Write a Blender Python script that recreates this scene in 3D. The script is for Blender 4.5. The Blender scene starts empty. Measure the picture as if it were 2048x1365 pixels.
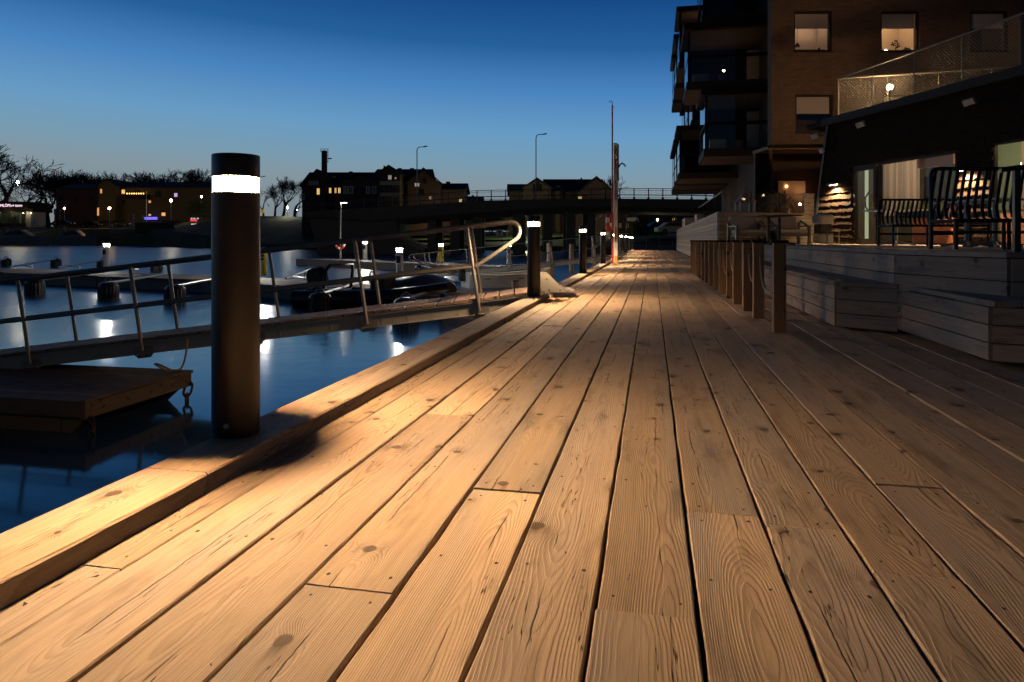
import bpy, math, random
from mathutils import Vector, Matrix, noise
sc = bpy.context.scene
col = sc.collection
PI = math.pi
# ---------------------------------------------------------------- camera
F = 1365.3                      # focal length in pixels of the 2048 px wide photograph (24 mm lens)
TH = math.atan(280 / F)         # the camera looks a little left of the boardwalk's run
CT, ST = math.cos(TH), math.sin(TH)
EYE = 0.745                     # camera height over the deck
HY = 481                        # horizon row
cam = bpy.data.objects.new('camera', bpy.data.cameras.new('camera'))
col.objects.link(cam)
sc.camera = cam
cam.data.lens = 24
cam.data.sensor_width = 36
cam.data.shift_y = -(682.5 - HY) / 2048
cam.data.clip_start = 0.05
cam.data.clip_end = 3000
cam.matrix_world = Matrix.Translation((0, 0, EYE)) @ Matrix.Rotation(TH, 4, 'Z') @ Matrix.Rotation(PI / 2, 4, 'X')
# ---------------------------------------------------------------- dusk sky
world = bpy.data.worlds.new('World')
sc.world = world
world.use_nodes = True
def srgb(r, g, b):
    f = lambda c: c / 12.92 if c <= .04045 else ((c + .055) / 1.055) ** 2.4
    return (f(r / 255), f(g / 255), f(b / 255), 1)
wt = world.node_tree
bg = wt.nodes['Background']
tc = wt.nodes.new('ShaderNodeTexCoord')
sp = wt.nodes.new('ShaderNodeSeparateXYZ')
wt.links.new(tc.outputs['Generated'], sp.inputs[0])
rp = wt.nodes.new('ShaderNodeValToRGB')
az = wt.nodes.new('ShaderNodeMath'); az.operation = 'MULTIPLY_ADD'      # the glow is a little stronger to the left
wt.links.new(sp.outputs['X'], az.inputs[0]); az.inputs[1].default_value = 0.045
wt.links.new(sp.outputs['Z'], az.inputs[2])
wt.links.new(az.outputs[0], rp.inputs[0])
stops = [(0.0, (126, 134, 138)), (0.07, (132, 150, 160)), (.10, (120, 155, 176)), (.145, (104, 155, 195)), (.205, (74, 132, 190)),
         (.265, (38, 96, 156)), (.33, (19, 72, 132)), (.45, (8, 36, 78)), (.62, (3, 16, 40)), (1, (1, 6, 18))]
el = rp.color_ramp.elements
el[0].position, el[0].color = stops[0][0], srgb(*stops[0][1])
el[1].position, el[1].color = stops[-1][0], srgb(*stops[-1][1])
for p, c in stops[1:-1]:
    e = el.new(p); e.color = srgb(*c)
wt.links.new(rp.outputs[0], bg.inputs[0])
# the sky away from the sunset side is darker
vm = wt.nodes.new('ShaderNodeVectorMath'); vm.operation = 'DOT_PRODUCT'; vm.inputs[1].default_value = (-.5, .866, 0)
wt.links.new(tc.outputs['Generated'], vm.inputs[0])
mr = wt.nodes.new('ShaderNodeMapRange'); mr.interpolation_type = 'SMOOTHSTEP'
mr.inputs[1].default_value = -.5; mr.inputs[2].default_value = .5; mr.inputs[3].default_value = .16; mr.inputs[4].default_value = 1.0
wt.links.new(vm.outputs['Value'], mr.inputs[0]); wt.links.new(mr.outputs[0], bg.inputs[1])
vs = sc.view_settings
vs.view_transform = 'Standard'; vs.look = 'None'; vs.exposure = 0; vs.gamma = 1
cy = sc.cycles
cy.use_denoising = True
try: cy.denoiser = 'OPENIMAGEDENOISE'
except Exception: pass
cy.max_bounces = 6; cy.diffuse_bounces = 3; cy.glossy_bounces = 3; cy.transparent_max_bounces = 12
cy.sample_clamp_indirect = 4.0
cy.caustics_reflective = False; cy.caustics_refractive = False
cy.use_adaptive_sampling = False
# ---------------------------------------------------------------- places
def c2w(r, d): return (r * CT - d * ST, r * ST + d * CT)
def PX(px, d): return c2w((px - 1024) / F * d, d)
def zy(py, d): return EYE - (py - HY) / F * d
def dep(x, y): return -ST * x + CT * y
def wz(x, y): return -1.25 + .0075 * (dep(x, y) - 9)
def GZ(px, py, z):
    d = F * (EYE - z) / (py - HY); return PX(px, d)
def GW(px, py, h=0):            # point h above the water
    d = (2.0625 - h) / ((py - HY) / F + .0075); x, y = PX(px, d)
    return Vector((x, y, wz(x, y) + h)), d
rnd = random.Random(7)
# ---------------------------------------------------------------- mesh helper
def V(*a): return Vector(a)
class MB:
    def __init__(s): s.v = []; s.f = []; s.wp = {}; s.wt = {}; s.M = Matrix()
    def add(s, vs_, fs, wp=None, t=0.):
        n = len(s.v)
        for i, p in enumerate(vs_):
            s.v.append(s.M @ Vector(p))
            if wp: s.wp[n + i] = wp[i]; s.wt[n + i] = t
        s.f += [tuple(n + i for i in f) for f in fs]
        return s
    def box(s, x0, y0, z0, x1, y1, z1):
        return s.add([(x0, y0, z0), (x1, y0, z0), (x1, y1, z0), (x0, y1, z0), (x0, y0, z1), (x1, y0, z1), (x1, y1, z1), (x0, y1, z1)],
                     [(0, 3, 2, 1), (4, 5, 6, 7), (0, 1, 5, 4), (1, 2, 6, 5), (2, 3, 7, 6), (3, 0, 4, 7)])
    def cbox(s, cx, cy_, cz, sx, sy, sz): return s.box(cx - sx / 2, cy_ - sy / 2, cz - sz / 2, cx + sx / 2, cy_ + sy / 2, cz + sz / 2)
    def bbox(s, x0, y0, z0, x1, y1, z1, b):         # box with chamfered edges
        X, Y, Z = (x0, x1), (y0, y1), (z0, z1); vs_ = []; idx = {}
        for i in (0, 1):
            for j in (0, 1):
                for k in (0, 1):
                    sx, sy, sz = (b, -b)[i], (b, -b)[j], (b, -b)[k]
                    for a, p in enumerate(((X[i], Y[j] + sy, Z[k] + sz), (X[i] + sx, Y[j], Z[k] + sz), (X[i] + sx, Y[j] + sy, Z[k]))):
                        idx[i, j, k, a] = len(vs_); vs_.append(p)
        fs = []
        q = lambda a, l: fs.append(tuple(idx[(*c, a)] for c in l))
        q(0, [(0, 0, 0), (0, 0, 1), (0, 1, 1), (0, 1, 0)]); q(0, [(1, 0, 0), (1, 1, 0), (1, 1, 1), (1, 0, 1)])
        q(1, [(0, 0, 0), (1, 0, 0), (1, 0, 1), (0, 0, 1)]); q(1, [(0, 1, 0), (0, 1, 1), (1, 1, 1), (1, 1, 0)])
        q(2, [(0, 0, 0), (0, 1, 0), (1, 1, 0), (1, 0, 0)]); q(2, [(0, 0, 1), (1, 0, 1), (1, 1, 1), (0, 1, 1)])
        for k in (0, 1):
            for j in (0, 1): fs.append((idx[0, j, k, 1], idx[1, j, k, 1], idx[1, j, k, 2], idx[0, j, k, 2]))
            for i in (0, 1): fs.append((idx[i, 0, k, 0], idx[i, 1, k, 0], idx[i, 1, k, 2], idx[i, 0, k, 2]))
        for i in (0, 1):
            for j in (0, 1): fs.append((idx[i, j, 0, 0], idx[i, j, 1, 0], idx[i, j, 1, 1], idx[i, j, 0, 1]))
        for i in (0, 1):
            for j in (0, 1):
                for k in (0, 1): fs.append((idx[i, j, k, 0], idx[i, j, k, 1], idx[i, j, k, 2]))
        return s.add(vs_, fs)
    def prism(s, poly, z0, z1):
        n = len(poly)
        return s.add([(x, y, z0) for x, y in poly] + [(x, y, z1) for x, y in poly],
                     [tuple(range(n))[::-1], tuple(range(n, 2 * n))] + [(i, (i + 1) % n, n + (i + 1) % n, n + i) for i in range(n)])
    def extr(s, poly, axis, a0, a1):    # polygon in the two other axes, extruded along axis
        def P(p, a): return (a, p[0], p[1]) if axis == 'x' else (p[0], a, p[1]) if axis == 'y' else (p[0], p[1], a)
        n = len(poly)
        return s.add([P(p, a0) for p in poly] + [P(p, a1) for p in poly],
                     [tuple(range(n))[::-1], tuple(range(n, 2 * n))] + [(i, (i + 1) % n, n + (i + 1) % n, n + i) for i in range(n)])
    def tube(s, pts, r, n=6, r1=None, caps=True, closed=False):
        pts = [Vector(p) for p in pts]; m = len(pts)
        rings = []; up = None
        for i, p in enumerate(pts):
            t = (pts[(i + 1) % m] - pts[i - 1]) if closed else (pts[min(i + 1, m - 1)] - pts[max(i - 1, 0)])
            t.normalize()
            if up is None:
                up = Vector((0, 0, 1)) if abs(t.z) < .9 else Vector((1, 0, 0))
            a = t.cross(up)
            if a.length < 1e-5: a = t.cross(Vector((0, 1, 0)))
            a.normalize(); b = a.cross(t).normalized(); up = b
            rr = r if r1 is None else r + (r1 - r) * i / max(1, m - 1)
            rings.append([p + (a * math.cos(2 * PI * k / n) + b * math.sin(2 * PI * k / n)) * rr for k in range(n)])
        vs_ = [q for rg in rings for q in rg]; fs = []
        for i in range(m if closed else m - 1):
            for k in range(n):
                j = (i + 1) % m
                fs.append((i * n + k, i * n + (k + 1) % n, j * n + (k + 1) % n, j * n + k))
        if caps and not closed: fs += [tuple(range(n)), tuple(range((m - 1) * n, m * n))[::-1]]
        return s.add(vs_, fs)
    def lathe(s, prof, n=24, c=(0, 0, 0), cap=True):
        vs_ = [(c[0] + r * math.cos(2 * PI * k / n), c[1] + r * math.sin(2 * PI * k / n), c[2] + z) for r, z in prof for k in range(n)]
        m = len(prof); fs = [(i * n + k, i * n + (k + 1) % n, (i + 1) * n + (k + 1) % n, (i + 1) * n + k) for i in range(m - 1) for k in range(n)]
        if cap: fs += [tuple(range(n))[::-1], tuple(range((m - 1) * n, m * n))]
        return s.add(vs_, fs)
    def ball(s, c, r, n=10, sz=1.):
        m = n // 2
        pr = [(max(.001, r * math.sin(PI * i / m)), -r * sz * math.cos(PI * i / m)) for i in range(m + 1)]
        return s.lathe(pr, n, c)
    def plank(s, p0, p1, w, th, up=(0, 0, 1), ch=.003, t=None, a0=None, d0=None, n=1, jit=0.):  # a board along p0-p1 with grain coordinates
        p0, p1 = Vector(p0), Vector(p1); L = (p1 - p0).length; u = (p1 - p0) / L
        up = Vector(up).normalized(); b = u.cross(up).normalized()
        prof = [(-w / 2, -th / 2), (w / 2, -th / 2), (w / 2, th / 2 - ch), (w / 2 - ch, th / 2), (-w / 2 + ch, th / 2), (-w / 2, th / 2 - ch)]
        a0 = rnd.uniform(-.05, .05) if a0 is None else a0
        d0 = rnd.uniform(.015, .09) if d0 is None else d0
        o = rnd.uniform(0, 400); k = len(prof); vs_ = []; wp = []
        for i in range(n + 1):
            jl, jr, jc = (rnd.gauss(0, jit), rnd.gauss(0, jit), abs(rnd.gauss(0, jit))) if jit else (0, 0, 0)
            for (x, z) in prof:
                x += jl - (jc if z > th * .4 else 0) * 1.2 if x < 0 else jr
                vs_.append(p0 + u * (L * i / n) + b * x + up * z); wp.append((o + L * i / n, x + a0, z + d0))
        fs = [(i * k + j, i * k + (j + 1) % k, (i + 1) * k + (j + 1) % k, (i + 1) * k + j) for i in range(n) for j in range(k)]
        fs += [tuple(range(k))[::-1], tuple(range(n * k, (n + 1) * k))]
        return s.add(vs_, fs, wp, rnd.random() if t is None else t)
    def build(s, name, mat, parent=None, smooth=False, world=False, kind=None):
        me = bpy.data.meshes.new(name)
        vs_ = s.v
        if world and parent is not None:
            r = parent
            while r.parent: r = r.parent
            iv = r.matrix_basis.inverted(); vs_ = [iv @ p for p in vs_]
        me.from_pydata([tuple(p) for p in vs_], [], s.f); me.update()
        import bmesh
        bm = bmesh.new(); bm.from_mesh(me); bmesh.ops.recalc_face_normals(bm, faces=bm.faces); bm.to_mesh(me); bm.free()
        if s.wp:
            me.attributes.new('wp', 'FLOAT_VECTOR', 'POINT'); me.attributes.new('wt', 'FLOAT', 'POINT')
            N_ = len(s.v)
            me.attributes['wp'].data.foreach_set('vector', [c for i in range(N_) for c in s.wp.get(i, (0, 0, 0))])
            me.attributes['wt'].data.foreach_set('value', [s.wt.get(i, 0.) for i in range(N_)])
        me.materials.append(mat)
        if smooth:
            me.shade_smooth()
            try: me.set_sharp_from_angle(angle=math.radians(40))
            except Exception: pass
        o = bpy.data.objects.new(name, me); col.objects.link(o)
        if parent is not None: o.parent = parent
        if kind: o['kind'] = kind
        return o
def tag(o, label, cat, group=None):
    o['label'] = label; o['category'] = cat
    if group: o['group'] = group
    return o
def thing(name, label, cat, loc=(0, 0, 0), rz=0, group=None):
    o = bpy.data.objects.new(name, None); col.objects.link(o)
    o.empty_display_size = .1
    o.location = loc; o.rotation_euler = (0, 0, rz)
    o.matrix_basis = Matrix.Translation(loc) @ Matrix.Rotation(rz, 4, 'Z')
    return tag(o, label, cat, group)
def dup(root, loc, rz=0, label=None, sc_=1.):
    r = root.copy(); col.objects.link(r)
    r.location = loc; r.rotation_euler = (0, 0, rz)
    if sc_ != 1: r.scale = (sc_,) * 3
    if label: r['label'] = label
    def rec(src, dst):
        for ch in [o for o in src.children]:
            c = ch.copy(); col.objects.link(c); c.parent = dst; rec(ch, c)
    rec(root, r)
    return r
def lamp(name, parent, loc, energy, color, radius=.03, spot=None, aim=None):
    L = bpy.data.lights.new(name, 'SPOT' if spot else 'POINT'); L.energy = energy; L.color = color; L.shadow_soft_size = radius
    if spot: L.spot_size = spot; L.spot_blend = .6
    o = bpy.data.objects.new(name, L); col.objects.link(o); o.parent = parent; o.location = loc
    if aim: o.rotation_euler = Vector(aim).to_track_quat('-Z', 'Y').to_euler()
    return o
# ---------------------------------------------------------------- materials
class NT:
    def __init__(s, name):
        s.mat = bpy.data.materials.new(name); s.mat.use_nodes = True; s.t = s.mat.node_tree
        s.b = s.t.nodes['Principled BSDF']; s.out = s.t.nodes['Material Output']
    def set(s, sock, v):
        if hasattr(v, 'is_output'): s.t.links.new(v, sock)
        elif v is not None:
            if isinstance(v, tuple) and len(v) == 3 and sock.type == 'RGBA': v = (*v, 1)
            sock.default_value = v
    def n(s, kind, **k):
        x = s.t.nodes.new('ShaderNode' + kind)
        for a, b in k.items(): setattr(x, a, b)
        return x
    def m(s, op, a, b=None, c=None, clamp=False):
        x = s.n('Math', operation=op, use_clamp=clamp)
        for i, v in enumerate((a, b, c)): s.set(x.inputs[i], v)
        return x.outputs[0]
    def ss(s, a, lo, hi):
        x = s.n('MapRange', interpolation_type='SMOOTHSTEP'); s.set(x.inputs[0], a); x.inputs[1].default_value = lo; x.inputs[2].default_value = hi
        return x.outputs[0]
    def vec(s, x, y, z):
        c = s.n('CombineXYZ')
        for i, v in enumerate((x, y, z)): s.set(c.inputs[i], v)
        return c.outputs[0]
    def sep(s, v):
        x = s.n('SeparateXYZ'); s.set(x.inputs[0], v); return x.outputs
    def noise(s, v, scale=1., det=2., rough=.5):
        x = s.n('TexNoise'); s.set(x.inputs['Vector'], v); x.inputs['Scale'].default_value = scale
        x.inputs['Detail'].default_value = det; x.inputs['Roughness'].default_value = rough
        return x.outputs[0], x.outputs[1]
    def mix(s, f, a, b, mode='MIX'):
        x = s.n('Mix', data_type='RGBA', blend_type=mode)
        s.set(x.inputs[0], f); s.set(x.inputs[6], a); s.set(x.inputs[7], b); return x.outputs[2]
    def obj(s): return s.n('TexCoord').outputs['Object']
    def fin(s, color=None, rough=None, metal=None, bump=None, bs=.5, bd=.01, spec=None):
        s.set(s.b.inputs['Base Color'], color); s.set(s.b.inputs['Roughness'], rough); s.set(s.b.inputs['Metallic'], metal)
        if spec is not None: s.b.inputs['Specular IOR Level'].default_value = spec
        if bump is not None:
            x = s.n('Bump'); x.inputs['Strength'].default_value = bs; x.inputs['Distance'].default_value = bd
            s.set(x.inputs['Height'], bump); s.t.links.new(x.outputs[0], s.b.inputs['Normal'])
        return s.mat
def wood(name, light, dark, ringk=.55, knot=1., wear=1., bd=.004, rough=.72, cracks=1.):
    T = NT(name)
    a = T.n('Attribute', attribute_name='wp'); u, v, w = T.sep(a.outputs['Vector'])
    tn = T.n('Attribute', attribute_name='wt').outputs['Fac']
    _, c1 = T.noise(T.vec(T.m('MULTIPLY', u, .8), T.m('MULTIPLY', v, 1.5), T.m('MULTIPLY', w, 1.5)), 1, 2.)
    r1, g1, b1 = T.sep(c1)
    dv = T.m('MULTIPLY_ADD', r1, .11, -.055); dw = T.m('MULTIPLY_ADD', g1, .17, -.085)
    n2, c2 = T.noise(T.vec(T.m('MULTIPLY', u, 5), T.m('MULTIPLY', v, 26), T.m('MULTIPLY', w, 26)), 1, 2.)
    # knots
    vo = T.n('TexVoronoi', voronoi_dimensions='2D'); vo.inputs['Scale'].default_value = 3.6
    T.set(vo.inputs['Vector'], T.vec(T.m('ADD', u, T.m('MULTIPLY', n2, .026)), T.m('MULTIPLY_ADD', v, 1.15, T.m('MULTIPLY_ADD', n2, .022, T.m('MULTIPLY', tn, 7.3))), 0))
    kr, kg, kb = T.sep(vo.outputs['Color']); kd = T.m('DIVIDE', vo.outputs['Distance'], 3.6)
    keep = T.m('GREATER_THAN', kr, .56)
    kR = T.m('MULTIPLY_ADD', kg, .016, .008)
    q = T.m('DIVIDE', kd, kR)
    km = T.m('MULTIPLY', keep, T.m('SUBTRACT', 1., T.ss(q, .8, 1.15)))
    ginf = T.m('MULTIPLY', keep, T.m('EXPONENT', T.m('MULTIPLY', T.m('MULTIPLY', q, q), -.16)))
    rv = T.m('ADD', v, dv); rw = T.m('ADD', w, dw)
    r = T.m('SQRT', T.m('ADD', T.m('MULTIPLY', rv, rv), T.m('MULTIPLY', rw, rw)))
    r = T.m('ADD', r, T.m('ADD', T.m('MULTIPLY', ginf, .028), T.m('MULTIPLY_ADD', n2, .006, 0)))
    ph = T.m('FRACT', T.m('DIVIDE', r, .0048))
    ring = T.m('MULTIPLY', T.ss(ph, .25, .85), T.m('SUBTRACT', 1., T.ss(ph, .88, 1.)))
    vs_, _ = T.noise(T.vec(T.m('MULTIPLY', r, 40), T.m('MULTIPLY', u, .4), 0), 1, 1.)
    ring = T.m('MULTIPLY', ring, T.m('MULTIPLY_ADD', vs_, 1.6, .0, clamp=True))
    kring = T.ss(T.m('FRACT', T.m('DIVIDE', kd, .0028)), .4, .9)
    fib, _ = T.noise(T.vec(T.m('MULTIPLY', u, 9), T.m('MULTIPLY', v, 420), T.m('MULTIPLY', w, 420)), 1, 2., .6)
    fib2, _ = T.noise(T.vec(T.m('MULTIPLY', u, 2.2), T.m('MULTIPLY', v, 90), T.m('MULTIPLY', w, 90)), 1, 3., .6)
    # checks and cracks
    cr, _ = T.noise(T.vec(T.m('MULTIPLY', u, 1.1), T.m('MULTIPLY', rv, 38), T.m('MULTIPLY', w, 6)), 1, 2.5, .55)
    gate, _ = T.noise(T.vec(T.m('MULTIPLY', u, .9), T.m('MULTIPLY', v, 9), tn), 1, 1.)
    ck = T.m('SUBTRACT', 1., T.ss(T.m('ABSOLUTE', T.m('SUBTRACT', cr, .5)), .002, .007))
    ck = T.m('MULTIPLY', ck, T.ss(gate, .51, .63))
    wig, _ = T.noise(T.vec(T.m('MULTIPLY', u, 7), T.m('MULTIPLY', tn, 31), 0), 1, 3., .6)
    cen = T.m('ABSOLUTE', T.m('ADD', T.m('ADD', v, T.m('MULTIPLY', dv, .5)), T.m('MULTIPLY_ADD', wig, .018, -.009)))
    g2, _ = T.noise(T.vec(T.m('MULTIPLY', u, 2.4), T.m('MULTIPLY', tn, 17), 3.), 1, 2.)
    cc = T.m('MULTIPLY', T.m('SUBTRACT', 1., T.ss(cen, .0009, .0022)), T.ss(g2, .49, .57))
    crack = T.m('MULTIPLY', T.m('MAXIMUM', ck, cc), cracks)
    # weather: soft stains, per board tone
    st, _ = T.noise(T.vec(T.m('MULTIPLY', u, 2.2), T.m('MULTIPLY', v, 9), tn), 1, 4., .6)
    st2, _ = T.noise(T.vec(T.m('MULTIPLY', u, .45), T.m('MULTIPLY', v, 3), T.m('MULTIPLY', tn, 9)), 1, 3., .55)
    base = T.mix(T.m('MULTIPLY', ring, ringk), light, dark)
    grey = tuple(.33 * c + .60 * (sum(light) / 3) * .72 for c in light)
    base = T.mix(T.m('MULTIPLY', T.ss(st2, .42, .68), .55 * wear), base, grey)
    tone = T.m('MULTIPLY', T.m('MULTIPLY_ADD', tn, .46, .74), T.m('MULTIPLY', T.m('MULTIPLY_ADD', fib2, .5, .75), T.m('MULTIPLY_ADD', fib, .35, .82)))
    tone = T.m('MULTIPLY', tone, T.m('MULTIPLY_ADD', T.ss(st, .5, .78), -.42 * wear, 1.08))
    base = T.mix(1., base, T.vec(tone, tone, tone), 'MULTIPLY')
    halo = T.m('MULTIPLY', ginf, T.m('MULTIPLY', .85 * knot, T.ss(n2, .42, .62)))
    base = T.mix(halo, base, tuple(c * .34 for c in dark))
    base = T.mix(T.m('MULTIPLY', km, .9 * knot), base, T.mix(kring, tuple(c * .46 for c in dark), tuple(c * .22 for c in dark)))
    base = T.mix(T.m('MULTIPLY', crack, .9), base, (.012, .008, .005))
    h = T.m('ADD', T.m('MULTIPLY', ring, .25), T.m('ADD', T.m('MULTIPLY', fib2, .34), T.m('MULTIPLY', fib, .22)))
    h = T.m('ADD', h, T.m('ADD', T.m('MULTIPLY', ginf, .9 * knot), T.m('MULTIPLY', st, .8)))
    h = T.m('SUBTRACT', h, T.m('MULTIPLY', crack, 1.1))
    return T.fin(base, T.m('MULTIPLY_ADD', fib2, .15, rough - .06), bump=h, bs=.85, bd=bd, spec=.3)
def simple(name, c, rough=.6, metal=0., var=.18, scale=6., bump=0., spec=None, bd=.004):
    T = NT(name); o = T.obj()
    n, _ = T.noise(o, scale, 4., .6)
    f = T.m('MULTIPLY_ADD', n, 2 * var, 1 - var)
    base = T.mix(1., (*c, 1), T.vec(f, f, f), 'MULTIPLY')
    n2, _ = T.noise(o, scale * 9, 3., .6)
    return T.fin(base, T.m('MULTIPLY_ADD', n, .2, rough - .1), metal, bump=n2 if bump else None, bs=bump or .1, bd=bd, spec=spec)
def emit(name, c, st):
    T = NT(name); e = T.n('Emission'); e.inputs[0].default_value = (*c, 1); e.inputs[1].default_value = st
    T.t.links.new(e.outputs[0], T.out.inputs[0]); return T.mat
def glass(name, tint=(1, 1, 1), base=.04, dark=0.):
    T = NT(name); tr = T.n('BsdfTransparent'); tr.inputs[0].default_value = (*tint, 1)
    gl = T.n('BsdfGlossy'); gl.inputs['Roughness'].default_value = .02
    lw = T.n('LayerWeight'); lw.inputs[0].default_value = .5
    mx = T.n('MixShader'); T.set(mx.inputs[0], T.m('MULTIPLY_ADD', T.m('POWER', lw.outputs['Facing'], 4.5), .9, base + .03, clamp=True))
    T.t.links.new(tr.outputs[0], mx.inputs[1]); T.t.links.new(gl.outputs[0], mx.inputs[2])
    T.t.links.new(mx.outputs[0], T.out.inputs[0]); return T.mat
def bricks(name, a, b, mortar, sx=.24, sz=.075, bump=.5, off=.5):
    T = NT(name); o = T.obj(); x, y, z = T.sep(o)
    br = T.n('TexBrick'); br.inputs['Scale'].default_value = 1.; br.offset = off
    T.set(br.inputs['Vector'], T.vec(T.m('ADD', x, y), z, 0))
    br.inputs['Color1'].default_value = (*a, 1); br.inputs['Color2'].default_value = (*b, 1); br.inputs['Mortar'].default_value = (*mortar, 1)
    br.inputs['Brick Width'].default_value = sx; br.inputs['Row Height'].default_value = sz; br.inputs['Mortar Size'].default_value = sz * .1
    n, _ = T.noise(o, 2.5, 4., .6); f = T.m('MULTIPLY_ADD', n, .7, .65)
    base = T.mix(1., br.outputs['Color'], T.vec(f, f, f), 'MULTIPLY')
    return T.fin(base, .85, bump=T.m('SUBTRACT', n, br.outputs['Fac']), bs=bump, bd=.01)
M = {}
M['deck'] = wood('deck_timber', (.50, .375, .235), (.25, .165, .092), ringk=.44, wear=1.25, bd=.004)
M['kerb'] = wood('kerb_timber', (.47, .35, .215), (.24, .155, .08), ringk=.46, bd=.004, cracks=.8)
M['post'] = wood('post_timber', (.36, .215, .105), (.19, .10, .045), wear=.4)
M['clad'] = wood('pale_cladding', (.34, .275, .215), (.19, .145, .105), ringk=.35, knot=.7, wear=1.2, cracks=.5)
M['clad2'] = wood('planter_cladding', (.50, .42, .32), (.30, .24, .17), ringk=.35, knot=.8, wear=.8, cracks=.4)
M['gangwood'] = wood('gangway_timber', (.26, .19, .15), (.14, .10, .08), wear=1.2)
M['floatwood'] = wood('float_timber', (.14, .095, .06), (.07, .045, .028), wear=1.)
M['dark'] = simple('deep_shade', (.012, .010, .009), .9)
M['bollard'] = simple('brown_black_powder_coat', (.016, .012, .0095), .46, 0., .15, 30, .08)
M['black'] = simple('black_plastic', (.012, .012, .013), .45, 0., .2, 12)
M['blackm'] = simple('black_metal', (.022, .021, .021), .4, .4, .2, 12)
M['steel'] = simple('galvanised_steel', (.25, .235, .21), .45, .6, .22, 7, .06)
M['steelp'] = simple('steel_plate', (.36, .35, .31), .55, .4, .2, 9, .08)
M['rust'] = simple('rusty_iron', (.06, .035, .022), .8, .3, .4, 30, .3)
M['rope'] = simple('natural_rope', (.40, .29, .17), .9, 0., .3, 60, .6)
M['conc'] = simple('grey_concrete', (.20, .185, .17), .85, 0., .3, 1.5, .2)
M['concd'] = simple('dark_concrete', (.075, .068, .064), .9, 0., .3, .8, .2)
M['pontoon'] = simple('pontoon_concrete', (.23, .20, .18), .85, 0., .3, 1.2, .2)
M['white'] = simple('white_paint', (.72, .69, .63), .5, 0., .1, 3)
M['cover'] = simple('white_cover_fabric', (.58, .54, .47), .8, 0., .15, 9, .3)
M['cushion'] = simple('beige_cushion', (.50, .44, .35), .9, 0., .12, 20, .3)
M['green_metal'] = simple('grey_green_metal', (.15, .15, .12), .5, .2, .15, 12)
M['red'] = simple('red_paint', (.50, .03, .022), .45, 0., .15, 5)
M['yellow'] = simple('yellow_paint', (.66, .38, .02), .5, 0., .15, 5)
M['yellowp'] = simple('yellow_plastic', (.55, .42, .03), .5, 0., .2, 6)
M['roof'] = simple('dark_roof', (.022, .018, .017), .85, 0., .3, 2, .2)
M['wall_red'] = bricks('red_brick', (.115, .05, .03), (.085, .04, .026), (.09, .08, .07))
M['wall_yel'] = simple('ochre_render', (.085, .060, .026), .9, 0., .2, .8)
M['wall_pale'] = simple('pale_render', (.34, .31, .26), .9, 0., .2, .8)
M['wall_dark'] = simple('dark_cladding', (.018, .014, .012), .9, 0., .3, 2, .2, spec=.08)
M['brick'] = bricks('brown_brick', (.105, .062, .042), (.078, .046, .033), (.055, .036, .027), sx=.25, sz=.085)
M['shingle'] = simple('dark_wood_shingle', (.022, .015, .010), .9, 0., .45, 14, .4, spec=.06)
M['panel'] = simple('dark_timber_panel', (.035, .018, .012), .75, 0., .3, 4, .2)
M['soffit'] = simple('brown_soffit', (.15, .095, .055), .8, 0., .2, 3)
M['frame'] = simple('dark_window_frame', (.014, .011, .010), .6, spec=.2)
M['blind'] = simple('grey_blind', (.34, .29, .25), .9, 0., .06, 2)
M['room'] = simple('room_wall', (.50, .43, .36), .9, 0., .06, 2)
M['roomg'] = simple('green_room_wall', (.085, .135, .08), .9, 0., .1, 2)
M['roomd'] = simple('dark_room_end', (.03, .035, .03), .8)  # room end painted dark so the restaurant doorway reads as unlit
M['tan'] = simple('tan_panel', (.42, .25, .14), .7, 0., .15, 3)
M['orange'] = simple('orange_timber', (.32, .12, .04), .6, 0., .25, 5)
T = NT('pale_curtain'); tl = T.n('BsdfTranslucent'); tl.inputs[0].default_value = (.5, .46, .40, 1); df = T.n('BsdfDiffuse'); df.inputs[0].default_value = (.42, .40, .35, 1)
mx = T.n('MixShader'); mx.inputs[0].default_value = .6; T.t.links.new(df.outputs[0], mx.inputs[1]); T.t.links.new(tl.outputs[0], mx.inputs[2]); T.t.links.new(mx.outputs[0], T.out.inputs[0]); M['curtain'] = T.mat
M['fence'] = simple('grey_fence_wire', (.10, .095, .085), .5, .3, .1, 8)
M['glass'] = glass('clear_glass', base=0.)
M['glassb'] = glass('balcony_glass', (.75, .8, .85), .12)
M['glassd'] = glass('dark_window_glass', (.35, .35, .38), .0)
M['tarp'] = simple('blue_grey_tarp', (.03, .035, .06), .55, 0., .2, 4, .3)
M['rubber'] = simple('black_rubber', (.014, .014, .016), .33, 0., .2, 5)
M['cowl'] = simple('glossy_black_cowl', (.012, .012, .013), .15)
M['hull'] = simple('pale_hull', (.30, .30, .32), .4)
M['hulld'] = simple('dark_hull', (.05, .05, .06), .4)
M['carp'] = simple('dark_car_paint', (.014, .014, .018), .2)
M['bark'] = simple('bark', (.055, .042, .03), .95, 0., .3, 20)
M['twig'] = simple('bare_twigs', (.05, .036, .027), .95)
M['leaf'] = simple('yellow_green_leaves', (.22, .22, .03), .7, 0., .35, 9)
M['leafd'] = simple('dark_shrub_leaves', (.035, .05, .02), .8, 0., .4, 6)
M['yucca'] = simple('strappy_leaves', (.11, .10, .035), .6, 0., .3, 20)
M['lime'] = simple('lime_leaves', (.30, .36, .02), .6, 0., .3, 15)
M['terra'] = simple('terracotta', (.25, .12, .08), .8)
T = NT('water'); o = T.obj(); x, y, z = T.sep(o)
na, _ = T.noise(T.vec(T.m('MULTIPLY', x, .8), y, 0), 1.6, 3., .55)
nb, _ = T.noise(T.vec(T.m('MULTIPLY', x, .5), y, 0), .09, 3.)
amp = T.ss(T.m('SUBTRACT', y, T.m('MULTIPLY', x, .35)), 7., 30.)
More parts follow.
